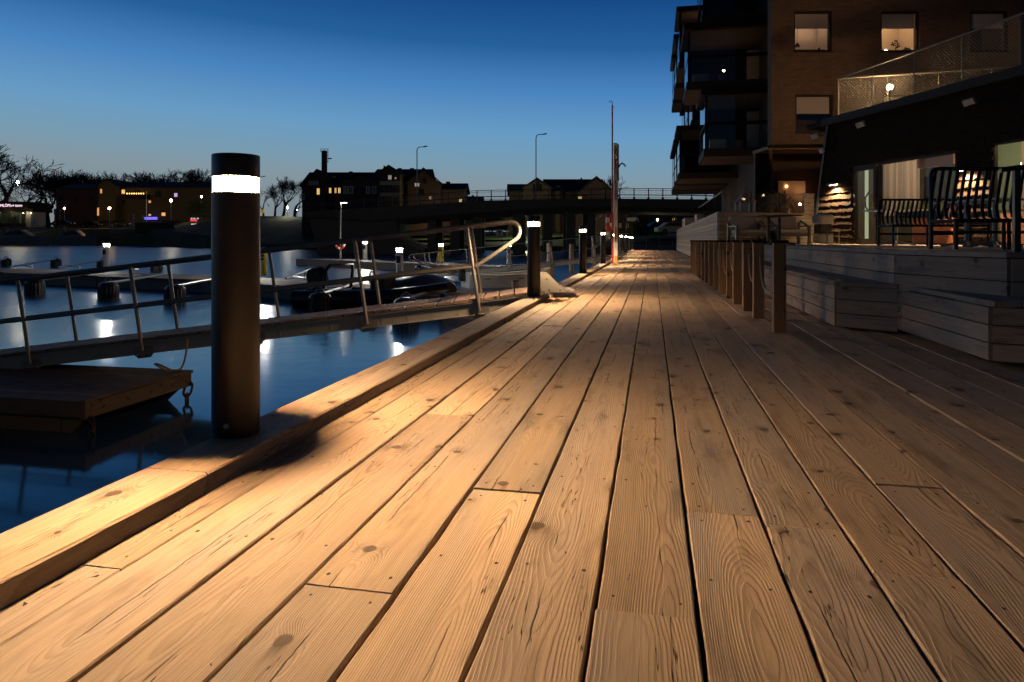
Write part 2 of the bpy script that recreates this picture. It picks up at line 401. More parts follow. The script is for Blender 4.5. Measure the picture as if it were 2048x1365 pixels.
hh = T.m('MULTIPLY', na, T.m('MULTIPLY_ADD', amp, 1.0, .10))
rg = T.m('MULTIPLY', T.m('MULTIPLY_ADD', amp, .26, .085), T.m('MULTIPLY_ADD', nb, .5, .75))
M['water'] = T.fin((.010, .034, .080), rg, bump=hh, bs=1., bd=.02); T.b.inputs['IOR'].default_value = 1.65
T = NT('bank_ground'); o = T.obj()
n1, _ = T.noise(o, .12, 5., .6); n2, _ = T.noise(o, 3., 4., .7)
g = T.mix(T.ss(n1, .42, .6), (.035, .045, .014), (.075, .060, .045)); f = T.m('MULTIPLY_ADD', n2, 1., .5)
M['ground'] = T.fin(T.mix(1., g, T.vec(f, f, f), 'MULTIPLY'), .95, bump=n2, bs=.6, bd=.15)
M['lawn'] = simple('lawn', (.06, .085, .02), .95, 0., .5, 3, .4)
M['lamp_warm'] = emit('warm_lamp_glow', (1, .625, .345), 6500)
M['lamp_core'] = emit('warm_lamp_core', (1, .64, .33), 120)
M['lamp_white'] = emit('white_lamp_glow', (1, .93, .82), 900)
T = NT('lit_frosted_glass'); e = T.n('Emission'); e.inputs[0].default_value = (1, .70, .38, 1); e.inputs[1].default_value = 1.9
tr = T.n('BsdfTransparent'); ad = T.n('AddShader'); T.t.links.new(e.outputs[0], ad.inputs[0]); T.t.links.new(tr.outputs[0], ad.inputs[1]); T.t.links.new(ad.outputs[0], T.out.inputs[0])
M['lamp_glass'] = T.mat
# ---------------------------------------------------------------- water and banks
b = MB()
pts = [c2w(r, d) for r, d in ((-700, -30), (500, -30), (500, 700), (-700, 700))]
b.add([(x, y, wz(x, y)) for x, y in pts], [(0, 1, 2, 3)])
o = b.build('water', M['water'], kind='structure')
ctrl = [(-400, 165, 3.4, 3.7, 6), (60, 156, 3.2, 3.6, 6), (300, 128, 2.9, 3.6, 6.5), (430, 108, 1.4, 4.6, 8), (540, 100, .1, 5.2, 6.5), (615, 97, .2, 5.0, 6), (700, 96, .2, 3.4, 5),
        (790, 94, .1, 1.4, 4), (1000, 92, .0, 1.4, 3.6), (1170, 84, .0, 1.5, 3.6), (1262, 60, -.1, .8, 3.2), (1310, 57, -.05, .9, 3), (1500, 57, -.05, .8, 3), (2600, 57, -.05, .8, 3)]
def cint(px):
    for a, c in zip(ctrl, ctrl[1:]):
        if px <= c[0]:
            t = max(0, (px - a[0]) / (c[0] - a[0])); return [a[i] + (c[i] - a[i]) * t for i in range(1, 5)]
    return list(ctrl[-1][1:])
def ground_z(px, d):
    ds, z1, z2, z3 = cint(px); t = d - ds
    if t < 0: return -2.6
    if t < .6: return -2.6 + (z1 + 2.6) * t / .6
    if t < 22: return z1 + (z2 - z1) * (t - .6) / 21.4
    return z2 + (z3 - z2) * min(1, (t - 22) / 90)
b = MB(); cols_ = list(range(-400, 2601, 40)); rows_ = None
nr = 0; grid = []
for px in cols_:
    ds = cint(px)[0]
    dl = [ds - 1, ds, ds + .6] + [ds + t for t in (3, 6, 10, 14, 18, 22, 30, 45, 65, 90, 130, 200, 320, 500)]
    nr = len(dl)
    for d in dl:
        x, y = PX(px, d); z = ground_z(px, d)
        if d > ds + .7: z += noise.noise(Vector((x * .15, y * .15, 0))) * .25
        grid.append((x, y, z))
fs = [(i * nr + j, (i + 1) * nr + j, (i + 1) * nr + j + 1, i * nr + j + 1) for i in range(len(cols_) - 1) for j in range(nr - 1)]
b.add(grid, fs).build('ground', M['ground'], kind='structure', smooth=True)
b = MB().box(1.3, -8, -1.6, 70, 62, -.34)
b.build('quay_ground', M['concd'], kind='structure')
# ---------------------------------------------------------------- boardwalk: every plank modelled, gaps open to the dark
gaps = [-1.36, -1.175, -.960, -.7405, -.530, -.315, -.1135, .0905, .289, .482, .665, .860, 1.06, 1.225]
while gaps[-1] < 5.2: gaps.append(gaps[-1] + rnd.uniform(.195, .21))
joint = {}                      # butt joints seen near the camera
def gy(px, py): return GZ(px, py, 0)[1]
joint[0] = [gy(200, 1133)]; joint[2] = [gy(905, 830)]; joint[3] = [gy(700, 1178)]
joint[6] = [gy(1295, 1230)]; joint[7] = [gy(1430, 1025)]; joint[9] = [gy(1890, 1158)]; joint[10] = [gy(1820, 973)]; joint[5] = [gy(1270, 690)]
b = MB(); nails = MB()
for i in range(len(gaps) - 1):
    x0, x1 = gaps[i] + .0042, gaps[i + 1] - .0042
    far = 51.5 if x0 < 1.45 else 18.5
    ys = [-1.2]
    js = sorted(joint.get(i, []))
    first = js[0] if js else rnd.uniform(.5, 4)
    y = first
    while y < far:
        ys.append(y); y += rnd.choice((3.6, 4.2, 4.8, 5.4)) if y > first else rnd.uniform(3., 5.2)
    ys.append(far)
    for a, c in zip(ys, ys[1:]):
        dz = rnd.uniform(-.0025, .0025)
        t = rnd.random()
        b.plank(((x0 + x1) / 2, a + .0015, -.0225 + dz), ((x0 + x1) / 2, c - .0015, -.0225 + dz + rnd.uniform(-.0015, .0015)), x1 - x0, .045, ch=.0034, t=t, n=max(1, int((c - a) / (.16 if a < 6 and x0 < 2.3 else .6))), jit=.0009)
        if x0 < 2.3:
            yy = [a + .05] + [k * .6 + .35 for k in range(0, 16) if a + .2 < k * .6 + .35 < c - .2] + [c - .05]
            for yn in yy:
                if yn > 9 or yn < .6: continue
                for xn in (x0 + .032, x1 - .032):
                    xq, yq = xn + rnd.uniform(-.006, .006), yn + rnd.uniform(-.012, .012)
                    n8 = 7; rr = rnd.uniform(.0032, .0052)
                    nails.add([(xq + rr * math.cos(k * 2 * PI / n8), yq + rr * 1.4 * math.sin(k * 2 * PI / n8), dz + .0012) for k in range(n8)], [tuple(range(n8))])
o = b.build('boardwalk', M['deck'], kind='structure')
o2 = nails.build('nail_heads', M['rust'], o); 
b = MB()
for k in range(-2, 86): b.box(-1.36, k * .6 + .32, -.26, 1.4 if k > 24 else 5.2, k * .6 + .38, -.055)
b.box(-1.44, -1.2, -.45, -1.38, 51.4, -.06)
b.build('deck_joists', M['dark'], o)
for i, y in enumerate([-1 + 3.05 * k for k in range(18)]):
    t = thing('boardwalk_pile', 'dark round pile carrying the boardwalk edge over the water', 'pile', (-1.30, y, -3), 0, 'piles under the boardwalk edge')
    MB().lathe([(.11, 0), (.11, 2.9)], 10).build('shaft', M['rust'], t, smooth=True)
# ---------------------------------------------------------------- kerb timbers
yj = GZ(414, 945, .058)[1]
cuts = [(-1.2, yj)]; y = yj
ends = [8.70, 9.66]
segs = [(-1.2, yj), (yj, 5.1), (5.1, 8.72), (9.62, 12.2), (12.2, 14.45), (14.6, 17.6), (17.6, 20.6), (20.75, 23.9), (23.9, 26.9), (26.9, 30.6), (31.6, 35.2), (35.2, 38.9), (38.9, 42.6), (42.6, 46.4), (46.4, 50.8)]
where = ['at the near left corner of the deck', 'under the nearest bollard', 'just before the second bollard and gangway', 'just past the gangway plates', 'in front of the third bollard']
for i, (a, c) in enumerate(segs):
    b = MB().plank((-1.394, a + .003, .029), (-1.394, c - .003, .029), .212, .058, ch=.007, n=max(3, int((c - a) / .15)), jit=.0012, a0=rnd.uniform(-.03, .03), d0=rnd.uniform(-.02, .03))
    o = b.build('kerb_timber', M['kerb'])
    tag(o, 'thick weathered kerb timber ' + (where[i] if i < 5 else 'far along the boardwalk edge, lit in stripes'), 'kerb', 'timbers edging the boardwalk')
# ---------------------------------------------------------------- light bollards
def make_bollard():
    t = thing('light_bollard', '', 'bollard', (0, 0, 0), 0, 'lit bollards along the boardwalk edge')
    bo = MB().lathe([(.079, 0), (.081, .004), (.081, .855), (.078, .858), (.0455, .858)], 40).build('body', M['bollard'], t, smooth=True)
    MB().lathe([(.0455, .922), (.0785, .922), (.0785, .911), (.081, .911), (.081, .987), (.079, .990)], 40).build('cap', M['bollard'], t, smooth=True)
    MB().lathe([(.0455, .8585), (.0455, .9215)], 24, cap=False).build('lamp_core', M['lamp_core'], t, smooth=True)
    n = 28; lr = MB(); vs_ = [(r * math.cos(2 * PI * k / n), r * math.sin(2 * PI * k / n), .9207) for r in (.0465, .068) for k in range(n)]
    lr.add(vs_, [(k, (k + 1) % n, n + (k + 1) % n, n + k) for k in range(n)]).build('lamp_ring', M['lamp_warm'], t)
    MB().lathe([(.0785, .8585), (.0785, .9108)], 32, cap=False).build('glowing_glass', M['lamp_glass'], t, smooth=True)
    for k in range(3):
        s_ = MB(); a = math.radians(-75 + 120 * k); s_.M = Matrix.Rotation(a, 4, 'Z'); s_.box(.0755, -.0022, .857, .0802, .0022, .912)
        s_.build('strut', M['bollard'], t)
    s_ = MB(); s_.M = Matrix.Translation((0.016, -.0815, .045)) @ Matrix.Rotation(PI / 2, 4, 'X')
    s_.lathe([(.009, -.004), (.009, .004), (.006, .006)], 12).build('screw', M['steel'], bo, smooth=True)
    return t
bol = make_bollard()
ordn = ['nearest and tallest lit bollard, dark body against the blue water at the left', 'second lit bollard from the camera, beside the gangway landing plates', 'third lit bollard, short of the red and white rescue post',
        'fourth lit bollard, directly left of the red and white rescue post', 'fifth lit bollard, hidden behind the rescue post', 'sixth lit bollard, first one right of the rescue post', 'seventh lit bollard, second one right of the rescue post',
        'eighth lit bollard, next to last and small in the distance', 'last and smallest lit bollard at the far end of the boardwalk']
for k in range(9):
    p = (-1.425 - (.03 if k == 0 else 0), 2.19 + 6.09 * k, .058)
    if k == 0: bol.location = p; bol['label'] = ordn[0]; bol.matrix_basis = Matrix.Translation(p)
    else: dup(bol, p, 0, ordn[k])
# ---------------------------------------------------------------- posts with hanging ropes
py_ = [5.86, 6.86, 7.56, 8.42, 9.16, 10.0, 10.8, 11.65, 12.4, 13.2, 14.0, 14.75, 15.6, 16.4]
def make_post():
    t = thing('rope_post', '', 'post', (0, 0, 0), 0, 'square posts along the right of the boardwalk')
    MB().plank((0, 0, 0), (0, 0, .722), .095, .095, up=(0, 1, 0), ch=.006, a0=.03, d0=.03).build('shaft', M['post'], t)
    MB().bbox(-.064, -.064, .722, .064, .064, .746, .004).build('cap', M['wall_dark'], t)
    return t
post0 = make_post()
nth = ['nearest', 'second', 'third', 'fourth', 'fifth', 'sixth', 'seventh', 'eighth', 'ninth', 'tenth', 'eleventh', 'twelfth', 'thirteenth', 'farthest']
for i, y in enumerate(py_):
    x = 1.005 - .006 * i + rnd.uniform(-.006, .006); p = (x, y, 0)
    lab = nth[i] + ' square brown post with dark cap in the row beside the terrace steps'
    if i == 0: post0.location = p; post0.matrix_basis = Matrix.Translation(p); post0['label'] = lab
    else:
        q = dup(post0, p, rnd.uniform(-.03, .03), lab)
        for ch in q.children:                            # own grain for each post
            if ch.name.startswith('shaft'):
                ch.data = ch.data.copy(); oo = rnd.uniform(0, 300)
                for e in ch.data.attributes['wp'].data: e.vector = Vector(e.vector) + Vector((oo, rnd.uniform(-.0001, .0001), 0))
                tt = rnd.random()
                for e in ch.data.attributes['wt'].data: e.value = tt
for i in range(len(py_) - 1):
    if i in (2, 6, 10): continue
    y0, y1 = py_[i] + .0, py_[i + 1]; x0 = 1.005 - .006 * i + .0; zt = .60
    pts = []
    sag = .30 if i == 0 else rnd.uniform(.2, .32)
    for k in range(15):
        s = k / 14; pts.append((x0, y0 + .045 + (y1 - y0 - .09) * s, zt - sag * (1 - (2 * s - 1) ** 4) + rnd.uniform(-.003, .003)))
    o = MB().tube(pts, .014, 7).build('rope', M['rope'], smooth=True)
    tag(o, 'slack thick rope hung between the %s and %s square posts' % (nth[i], nth[i + 1]), 'rope', 'ropes between the square posts')
# ---------------------------------------------------------------- timber seats and terrace
def clad(mb, p, q, z0, z1, n, th=.024, out=None, gap=.006):
    p, q = Vector(p), Vector(q); dirv = (q - p).normalized(); nrm = Vector((dirv.y, -dirv.x))
    h = (z1 - z0) / n
    for k in range(n):
        zc = z0 + h * (k + .5)
        mb.plank((*(p + nrm * th / 2), zc), (*(q + nrm * th / 2), zc), h - gap, th, up=(nrm.x, nrm.y, 0), ch=.003, n=max(1, int((q - p).length / 2)))
def seat(name, label, poly, front, z0, z1, nb, capo=.012, toplen='y', capw=.14):
    t = thing(name, label, 'seat', (poly[0][0], poly[0][1], 0), 0)
    sh = lambda p: Vector(p) - Vector(poly[0])
    MB().prism([tuple(sh(p)) for p in poly], z0 + .03, z1 - .03).build('core', M['dark'], t)
    b = MB()
    for p, q in front: clad(b, sh(p), sh(q), z0 + .02, z1 - .034, nb)
    b.build('front_boards', M['clad'], t)
    return t, sh
A0, A1, A2 = (1.53, 6.18), (1.905, 5.89), (1.905, 17.6)
t, sh = seat('seating_step', 'long low timber seat running beside the rope posts below the terrace edge', [A0, A1, A2, (1.53, 17.6)], [((1.53, 17.6), A0), (A0, A1)], 0, .40, 3)
b = MB()
xs = [1.513, 1.645, 1.775, 1.905]
for a, c in zip(xs, xs[1:]):
    off = .29 / .375
    ya = 6.16 - ((a + c) / 2 - 1.53) * off
    b.plank((-1.53 + (a + c) / 2, ya - 6.18, .383), (-1.53 + (a + c) / 2, 11.4, .383), c - a - .006, .034, n=4)
b.plank((-.016, .0, .3835), (.377, -.305, .3835), .075, .036)
b.build('seat_boards', M['clad'], t)
B0, B1, B2, B3 = (1.93, 5.87), (1.95, 4.47), (2.12, 4.405), (5.2, 4.05)
t, sh = seat('seating_step', 'broad low timber seat at the right edge, its corner nearest the camera', [B0, B1, B2, B3, (5.2, 5.8)], [(B0, B1), (B1, B2), (B2, B3)], .02, .39, 3)
b = MB()
y = 4.39
k = 0
for k in range(11):
    x0 = 1.94 + k * .145
    yn = 4.455 - (x0 + .07 - 1.95) * (.065 / .17 if x0 < 2.1 else 0) - (max(0, x0 + .07 - 2.12)) * .114 - (.03 if x0 > 2.1 else 0)
    b.plank((x0 + .0725 - B0[0], yn - B0[1], .374), (x0 + .0725 - B0[0], 5.9 - B0[1], .374), .139, .034)
b.build('seat_boards', M['clad'], t)
T0, T1, T2 = (1.905, 5.91), (2.22, 4.86), (4.6, 4.7)
PW0 = (1.70, 18.55)
TZ = .640
t, sh = seat('timber_terrace', 'raised timber terrace edge with boarded faces above the low seats', [T0, T1, T2, (12, 4.7), (12, 24), (4.3, 24), (1.905, 18.6)],
             [((1.905, 18.6), T0), (T0, T1), (T1, T2)], .02, .664, 4)
b = MB()
b.plank((.03, 12.65, .651), (.03, -.02, .651), .10, .034, n=4)
b.plank((.02, -.005, .6515), (.33, -1.055, .6515), .10, .034)
b.plank((.32, -1.02, .651), (2.6, -1.18, .651), .10, .034)
b.build('edge_boards', M['clad'], t)
b = MB()
for k in range(60):
    x0 = .09 + k * .145
    b.plank((x0 + .07, -1.0 if x0 > .35 else -.1 - max(0, x0 - .05) * 2.8, .622), (x0 + .07, 17.9 if x0 > 2.5 else 12.6 + x0 * .9, .622), .139, .034, n=2)
b.build('floor_boards', M['clad'], t)
p = PX(2033, 4.75)
t = thing('bench_frame_end', 'thin black end leg of a third slatted bench at the right edge', 'post', (p[0], p[1], .39))  # end of a third bench frame, simplified to a single post
MB().box(-.019, -.019, 0, .019, .019, .845).build('shaft', M['blackm'], t)
MB().tube([(-.10, 0, .845), (.0, 0, .86), (.2, 0, .865)], .018, 8).build('crosspiece', M['blackm'], t, smooth=True)

b = MB()
for k in range(150):
    side = rnd.random()
    x, y = (-1.285 + abs(rnd.gauss(0, .03)), rnd.uniform(.7, 7.5)) if side < .75 else (rnd.uniform(-1.2, 1.6), rnd.uniform(.9, 6))
    s_ = rnd.uniform(.002, .006); a = rnd.uniform(0, 6.28)
    b.add([(x + s_ * 1.6 * math.cos(a), y + s_ * 1.6 * math.sin(a), .0035), (x + s_ * math.cos(a + 2), y + s_ * math.sin(a + 2), .004), (x + s_ * math.cos(a + 4), y + s_ * math.sin(a + 4), .0075)], [(0, 1, 2)])
o = b.build('leaf_litter', M['rust'], kind='stuff'); o['label'] = 'tiny leaf crumbs and grit scattered along the kerb'; o['category'] = 'litter'
# ---------------------------------------------------------------- gangways
def gangway(x0, y0, z0, rz, slope, L, W, label, n_post=6, first=1.0, step=1.45):
    t = thing('gangway', label, 'gangway', (x0, y0, z0), rz, 'gangways from the boardwalk')
    R = Matrix.Rotation(slope, 4, 'Y')          # local +x runs down the gangway
    def mb():
        m_ = MB(); m_.M = R; return m_
    for s in (0, 1):
        yb = 0.0 if s == 0 else W
        bm_ = mb(); bm_.box(0, yb - .02, -.20, L, yb + .02, -.03)
        for k in range(int(L / .33)): bm_.box(.2 + k * .33, yb - .024, -.195, .206 + k * .33, yb + .024, -.035)
        bm_.box(0, yb - .045, -.20, L, yb + .045, -.19); bm_.box(0, yb - .045, -.045, L, yb + .045, -.031)
        bm_.build('side_beam', M['steelp'], t)
    d = mb(); k = 0
    x = .05
    while x < L:
        w = .19
        if s: d.plank((x + w / 2, -.05, -.006 + rnd.uniform(-.003, .003)), (x + w / 2, W + .05, -.006 + rnd.uniform(-.003, .003)), w - .012, .034, up=(0, 0, 1))
        x += w + .012
    d.build('walkway_boards', M['gangwood'], t)
    for s in (0, 1):
        yb = -.055 if s == 0 else W + .055
        xs = [first + step * k for k in range(n_post)]
        for xp in xs:
            pm = mb(); pm.tube([(xp, yb, -.15), (xp + .03, yb, .93)], .024, 10); po = pm.build('post', M['steel'], t, smooth=True)
            pm = mb(); pm.extr([(xp - .13, -.10), (xp + .13, -.10), (xp + .13, -.19), (xp + .08, -.25), (xp - .08, -.25), (xp - .13, -.19)], 'y', yb - .012 + (.03 if s == 0 else -.03), yb + (.03 if s == 0 else -.03))
            for q in (-.08, .08): pm.cbox(xp + q, yb, -.2, .022, .035, .022)
            pm.build('bracket', M['steel'], po)
        xa, xb = first - .64, xs[-1] + .75
        pts = []
        zt, zm = .95, .42
        pts += [(xs[0] - .02, yb, zm)]
        for k in range(9):
            a = -.95 + k * (.95 + PI / 2) / 8
            pts.append((xa + .13 - .13 * math.cos(a), yb, zt - .13 + .13 * math.sin(a)))
        pts += [(xa + .4, yb, zt), (xs[-1], yb, zt)]
        for k in range(9):
            a = PI / 2 - k * (.95 + PI / 2) / 8
            pts.append((xb - .13 + .13 * math.cos(a), yb, zt - .13 + .13 * math.sin(a)))
        pts += [(xs[-1], yb, zm)]
        pm = mb(); pm.tube(pts, .026, 10); pm.build('handrail', M['steel'], t, smooth=True)
        pm = mb(); pm.tube([(xs[0], yb, zm), (xs[-1], yb, zm)], .022, 10); pm.build('middle_rail', M['steel'], t, smooth=True)
    # hinge plates on the quay
    for s in (0, 1):
        yb = -.02 if s == 0 else W + .02
        hp = MB().extr([(.06, -.02), (-.22, -.02), (-.01, .20), (.08, .20), (.16, .14), (.16, -.02)], 'y', yb - .006, yb + .006).build('hinge_plate', M['steelp'], t)
        for qx, qz in ((-.14, .01), (.0, .01), (.12, .01), (.03, .15), (.12, .1)):
            q = MB(); q.M = Matrix.Translation((qx, yb + .008, qz)) @ Matrix.Rotation(PI / 2, 4, 'X'); q.lathe([(.011, -.004), (.011, .004)], 6); q.build('bolt', M['rust'], hp)
    f = MB(); f.M = Matrix.Rotation(-.20, 4, 'Y')
    f.box(-.36, .02, .045, -.02, W - .02, .052)
    for k in range(9): f.box(-.35 + k * .036, .03, .052, -.342 + k * .036, W - .03, .055)
    f.build('landing_flap', M['steel'], t)
    return t
W_ = .86
gangway(-1.30 - W_ * ST, 8.72 + W_ * CT, .095, PI + TH, .117, 9.4, W_, 'long steel gangway with handrails sloping from the second bollard down to the float', first=.92)
gangway(-1.30 - .1, 30.6 + .9, .095, PI + TH * .6, .10, 9.2, W_, 'smaller far gangway sloping into the harbour behind the third and fourth bollards', n_post=5, first=1.2, step=1.9)
# ---------------------------------------------------------------- mooring float under the gangway
def at(p, q, s): return p + (q - p) * s
t = thing('mooring_float', 'dark timber float with chains lying on the water under the gangway', 'float', (-5.7, 6.0, 0))
t.matrix_basis = Matrix.Translation((-5.7, 6.0, 0))
zt, zw = -.905, -1.26
b = MB(); yy = 0
k = 0
while yy < 1.62:
    b.plank((-.02, yy + .085, zt - .018), (-8, yy + .085, zt - .018), .164, .034, n=2); yy += .17
b.build('deck_boards', M['floatwood'], t)
b = MB()
b.plank((.0, .04, zt - .10), (.0, 1.60, zt - .10), .16, .05, up=(1, 0, 0))
b.plank((-.03, -.02, zt - .085), (-8, -.02, zt - .085), .17, .045, up=(0, -1, 0), n=2)
b.cbox(-.01, 0, zt - .09, .06, .07, .2)
b.build('edge_timber', M['floatwood'], t)
MB().prism([(-8, .05), (-.35, .05), (-.35, 1.55), (-8, 1.55)], zw - .35, zt - .18).build('hull', M['floatwood'], t)
for sy in (0.05, 1.45):
    MB().extr([(-.36, zt - .18), (-.04, zt - .18), (-.36, zw - .1)], 'y', sy, sy + .06).build('end_bracket', M['floatwood'], t)
for y in (.2, .55, .9, 1.25, 1.5): MB().cbox(.027, y, zt - .10, .01, .03, .03).build('bolt', M['rust'], t)
def link(b, c, ang, tilt, L=.075, w=.045, r=.009):
    pts = []
    for k in range(14):
        a = 2 * PI * k / 14; x = w / 2 * math.cos(a); z = L / 2 * math.sin(a) + (L * .18 if math.sin(a) > 0 else -L * .18)
        p = Vector((x * math.cos(ang), x * math.sin(ang), z)); p = Matrix.Rotation(tilt, 3, 'X') @ p
        pts.append(Vector(c) + p)
    b.tube(pts, r, 6, closed=True)
def chain(label, x, y, z, n=5, s=1.):
    b = MB(); zz = z
    for k in range(n):
        link(b, (x + rnd.uniform(-.01, .01), y + rnd.uniform(-.012, .012), zz), (k % 2) * PI / 2 + .4, rnd.uniform(-.5, .5), .09 * s, .06 * s, .011 * s); zz -= .095 * s
    o = b.build('mooring_chain', M['rust'], smooth=True); tag(o, label, 'chain', 'chains hanging from the float'); return o
cp = Vector((-5.7, 6.0, 0))
chain('rusty chain with thick links hanging from the far right corner of the float', cp.x + .03, cp.y + 1.52, zt - .21, 4, 1.45)
chain('thin short chain hanging from the near right corner of the float', cp.x + .05, cp.y + .03, zt - .2, 3, .8)
def rope(pts, r, label, n=4):
    P = [Vector(p) for p in pts]; out = []
    for i in range(len(P) - 1):
        p0, p1, p2, p3 = P[max(0, i - 1)], P[i], P[i + 1], P[min(len(P) - 1, i + 2)]
        for k in range(n):
            s = k / n
            out.append(.5 * ((2 * p1) + (p2 - p0) * s + (2 * p0 - 5 * p1 + 4 * p2 - p3) * s * s + (3 * p1 - p0 - 3 * p2 + p3) * s ** 3))
    out.append(P[-1]); return tag(MB().tube(out, r, 6).build('mooring_rope', M['rope'], smooth=True), label, 'rope')
c = cp + Vector((-.05, 1.40, zt))
rope([c + Vector(q) for q in ((-.18, .1, .01), (-.32, .05, .1), (-.22, 0, .11), (-.02, .02, .03), (.06, 0, .06), (-.06, -.05, .04), (-.12, .06, .02), (.0, .1, .05), (.07, .1, .22), (.08, .12, .42))], .012, 'looped mooring line tied at the far corner of the float, rising to the gangway')
# ---------------------------------------------------------------- pontoons with mooring booms
def pontoon(label, pa, pb, h, W, name='floating_pontoon'):
    (a, da), (b_, db) = pa, pb
    d2 = (b_ - a).xy; L = d2.length; ang = math.atan2(d2.y, d2.x)
    t = thing(name, label, 'pontoon', (a.x, a.y, 0), ang, 'floating pontoons')
    za, zb = a.z, b_.z
    n = max(2, int(L / 6))
    m_ = MB(); tp = MB()
    for k in range(n):
        x0, x1 = L * k / n + .03, L * (k + 1) / n - .03; z0 = za + (zb - za) * k / n
        m_.box(x0, .03, z0 - h - .4, x1, W - .03, z0 - .07)
        yy = 0
        while yy < W - .05:
            tp.plank((x0, yy + .07, z0 - .033), (x1, yy + .07, z0 - .033), .138, .05); yy += .144
        m_.box(x0, .012, z0 - .22, x1, .03, z0 - .06)
    m_.build('float_body', M['pontoon'], t); tp.build('deck_boards', M['gangwood'], t)
    return t, a, ang, L, za, zb
HP = .45
def boom(a, fl_px, fl_py, deck, label, back=False):
    """mooring boom: a float on the water joined to the pontoon by a steel bar"""
    (p, d) = GW(fl_px, fl_py, 0)
    t = thing('mooring_boom', label, 'boom', (p.x, p.y, p.z), 0, 'mooring booms with floats')
    fb = MB()
    fb.lathe([(.02, -.3), (.27, -.3), (.29, -.2), (.29, .42), (.25, .50), (.12, .54)], 18)
    for k in range(18):
        an = 2 * PI * k / 18; fb.cbox(.29 * math.cos(an), .29 * math.sin(an), .1, .03, .03, .6)
    fb.build('float', M['black'], t, smooth=False)
    q = Vector(deck) - p; u = q.normalized()
    bb = MB(); bb.tube([(0, 0, .50), (q.x, q.y, q.z)], .05, 8)
    bb.tube([(q.x * .8, q.y * .8, .5 + (q.z - .5) * .8), (q.x - u.y * .9, q.y + u.x * .9, q.z)], .035, 6)
    bb.build('bar', M['steel'], t, smooth=True)
    r_ = MB(); r_.tube([(.12 * math.cos(k * PI / 5), 0, .54 + .12 * math.sin(k * PI / 5)) for k in range(6)], .018, 6)
    r_.build('mooring_ring', M['steel'], t, smooth=True)
    return t
def pedestal(label, px, py, h, sleeve=False, z=None, d=None, rad=.13):
    p, dd = GW(px, py, HP)
    t = thing('pontoon_pedestal', label, 'pedestal', tuple(p), 0, 'lit service pedestals on the pontoons')
    bd = MB().lathe([(rad, 0), (rad, .03), (rad * .88, .05), (rad * .88, h - .16), (rad * .8, h - .15)], 16).build('body', M['white'] if not sleeve else M['yellowp'], t, smooth=True)
    MB().lathe([(rad * .72, h - .145), (rad * .72, h - .04)], 14, cap=False).build('lamp_ring', M['lamp_white'], t, smooth=True)
    MB().lathe([(rad * .8, h - .15), (rad * .5, h - .148)], 14).build('collar', M['white'], t)
    MB().lathe([(rad * .8, h - .04), (rad * 1.0, h - .03), (rad * .9, h), (.02, h + .02)], 16).build('cap', M['white'], t, smooth=True)
    s_ = MB(); s_.box(-rad * .5, -rad * .98, h * .55, rad * .5, -rad * .7, h * .75); s_.build('socket_box', M['black'], bd)
    if sleeve:
        s_ = MB(); s_.tube([(-.22, -.15, 0), (-.1, -.15, h * .7)], .03, 6); s_.tube([(.22, -.15, 0), (.1, -.15, h * .7)], .03, 6)
        for k in range(4): s_.tube([(-.2 + k * .026, -.15, .12 + k * .2), (.2 - k * .026, -.15, .12 + k * .2)], .025, 6)
        s_.build('safety_ladder', M['yellowp'], t)
    return t
pA0, pA1, pA2 = GW(-30, 535, HP), GW(513, 553, HP), GW(1000, 582, HP)
pontoon('long floating pontoon reaching left from behind the bollard, a lit pedestal on it', pA1, pA0, HP, 2.4)
pontoon('dark pontoon section beside the black inflatable boat, right of the nearest bollard', pA2, (pA1[0] + (pA2[0] - pA1[0]).normalized() * .2, 0), HP, 2.4)
pB0, pB1 = GW(641, 516, HP), GW(1110, 534, HP)
pontoon('far concrete pontoon carrying the lifebuoy mast, a small lit pedestal at its left end', pB1, pB0, HP, 2.0)
for px, py, dpx, dpy, lab in ((70, 590, 205, 545, 'float and boom nearest the left edge of the harbour'), (217, 597, 330, 549, 'float and boom below the leftmost lit pedestal'), (350, 605, 455, 553, 'float and boom close left of the nearest bollard'),
                              (640, 626, 720, 565, 'float and boom directly left of the inflatable boat'), (812, 640, 880, 578, 'float and silver boom under the tarpaulin covered boat')):
    boom(None, px, py, GW(dpx, dpy, HP)[0], 'black ' + lab)
for px, py, dpx, dpy, lab in ((12, 533, -60, 532, 'at the left edge of the picture'), (112, 534, 20, 534, 'left of the leftmost lit pedestal'), (205, 537, 118, 535, 'touching the leftmost lit pedestal'),
                              (313, 543, 235, 540, 'right of the leftmost lit pedestal'), (622, 559, 572, 558, 'behind the gangway, left of the lifebuoy mast'), (842, 552, 900, 545, 'behind the middle handrail of the gangway')):
    boom(None, px, py, GW(dpx, dpy, HP)[0], 'low dark far side boom ' + lab)
pedestal('white lit pedestal standing alone at the left on the long pontoon', 213, 537, 1.22, rad=.16)
pedestal('yellow sleeved lit pedestal right beside the nearest bollard', 528, 551, 1.1, True, rad=.14)
pedestal('small white lit pedestal at the left end of the far pontoon, right of the lifebuoy', 730, 519, 1.22, rad=.17)
pedestal('white lit pedestal behind the inflatable boat, between two gangway posts', 799, 563, 1.18, rad=.14)
pedestal('yellow sleeved lit pedestal under the bridge, farther than the other yellow one', 882, 524, 1.1, True, rad=.18)
pedestal('faint small lit pedestal seen through the gangway handrail loop', 1018, 529, 1.15, rad=.14)
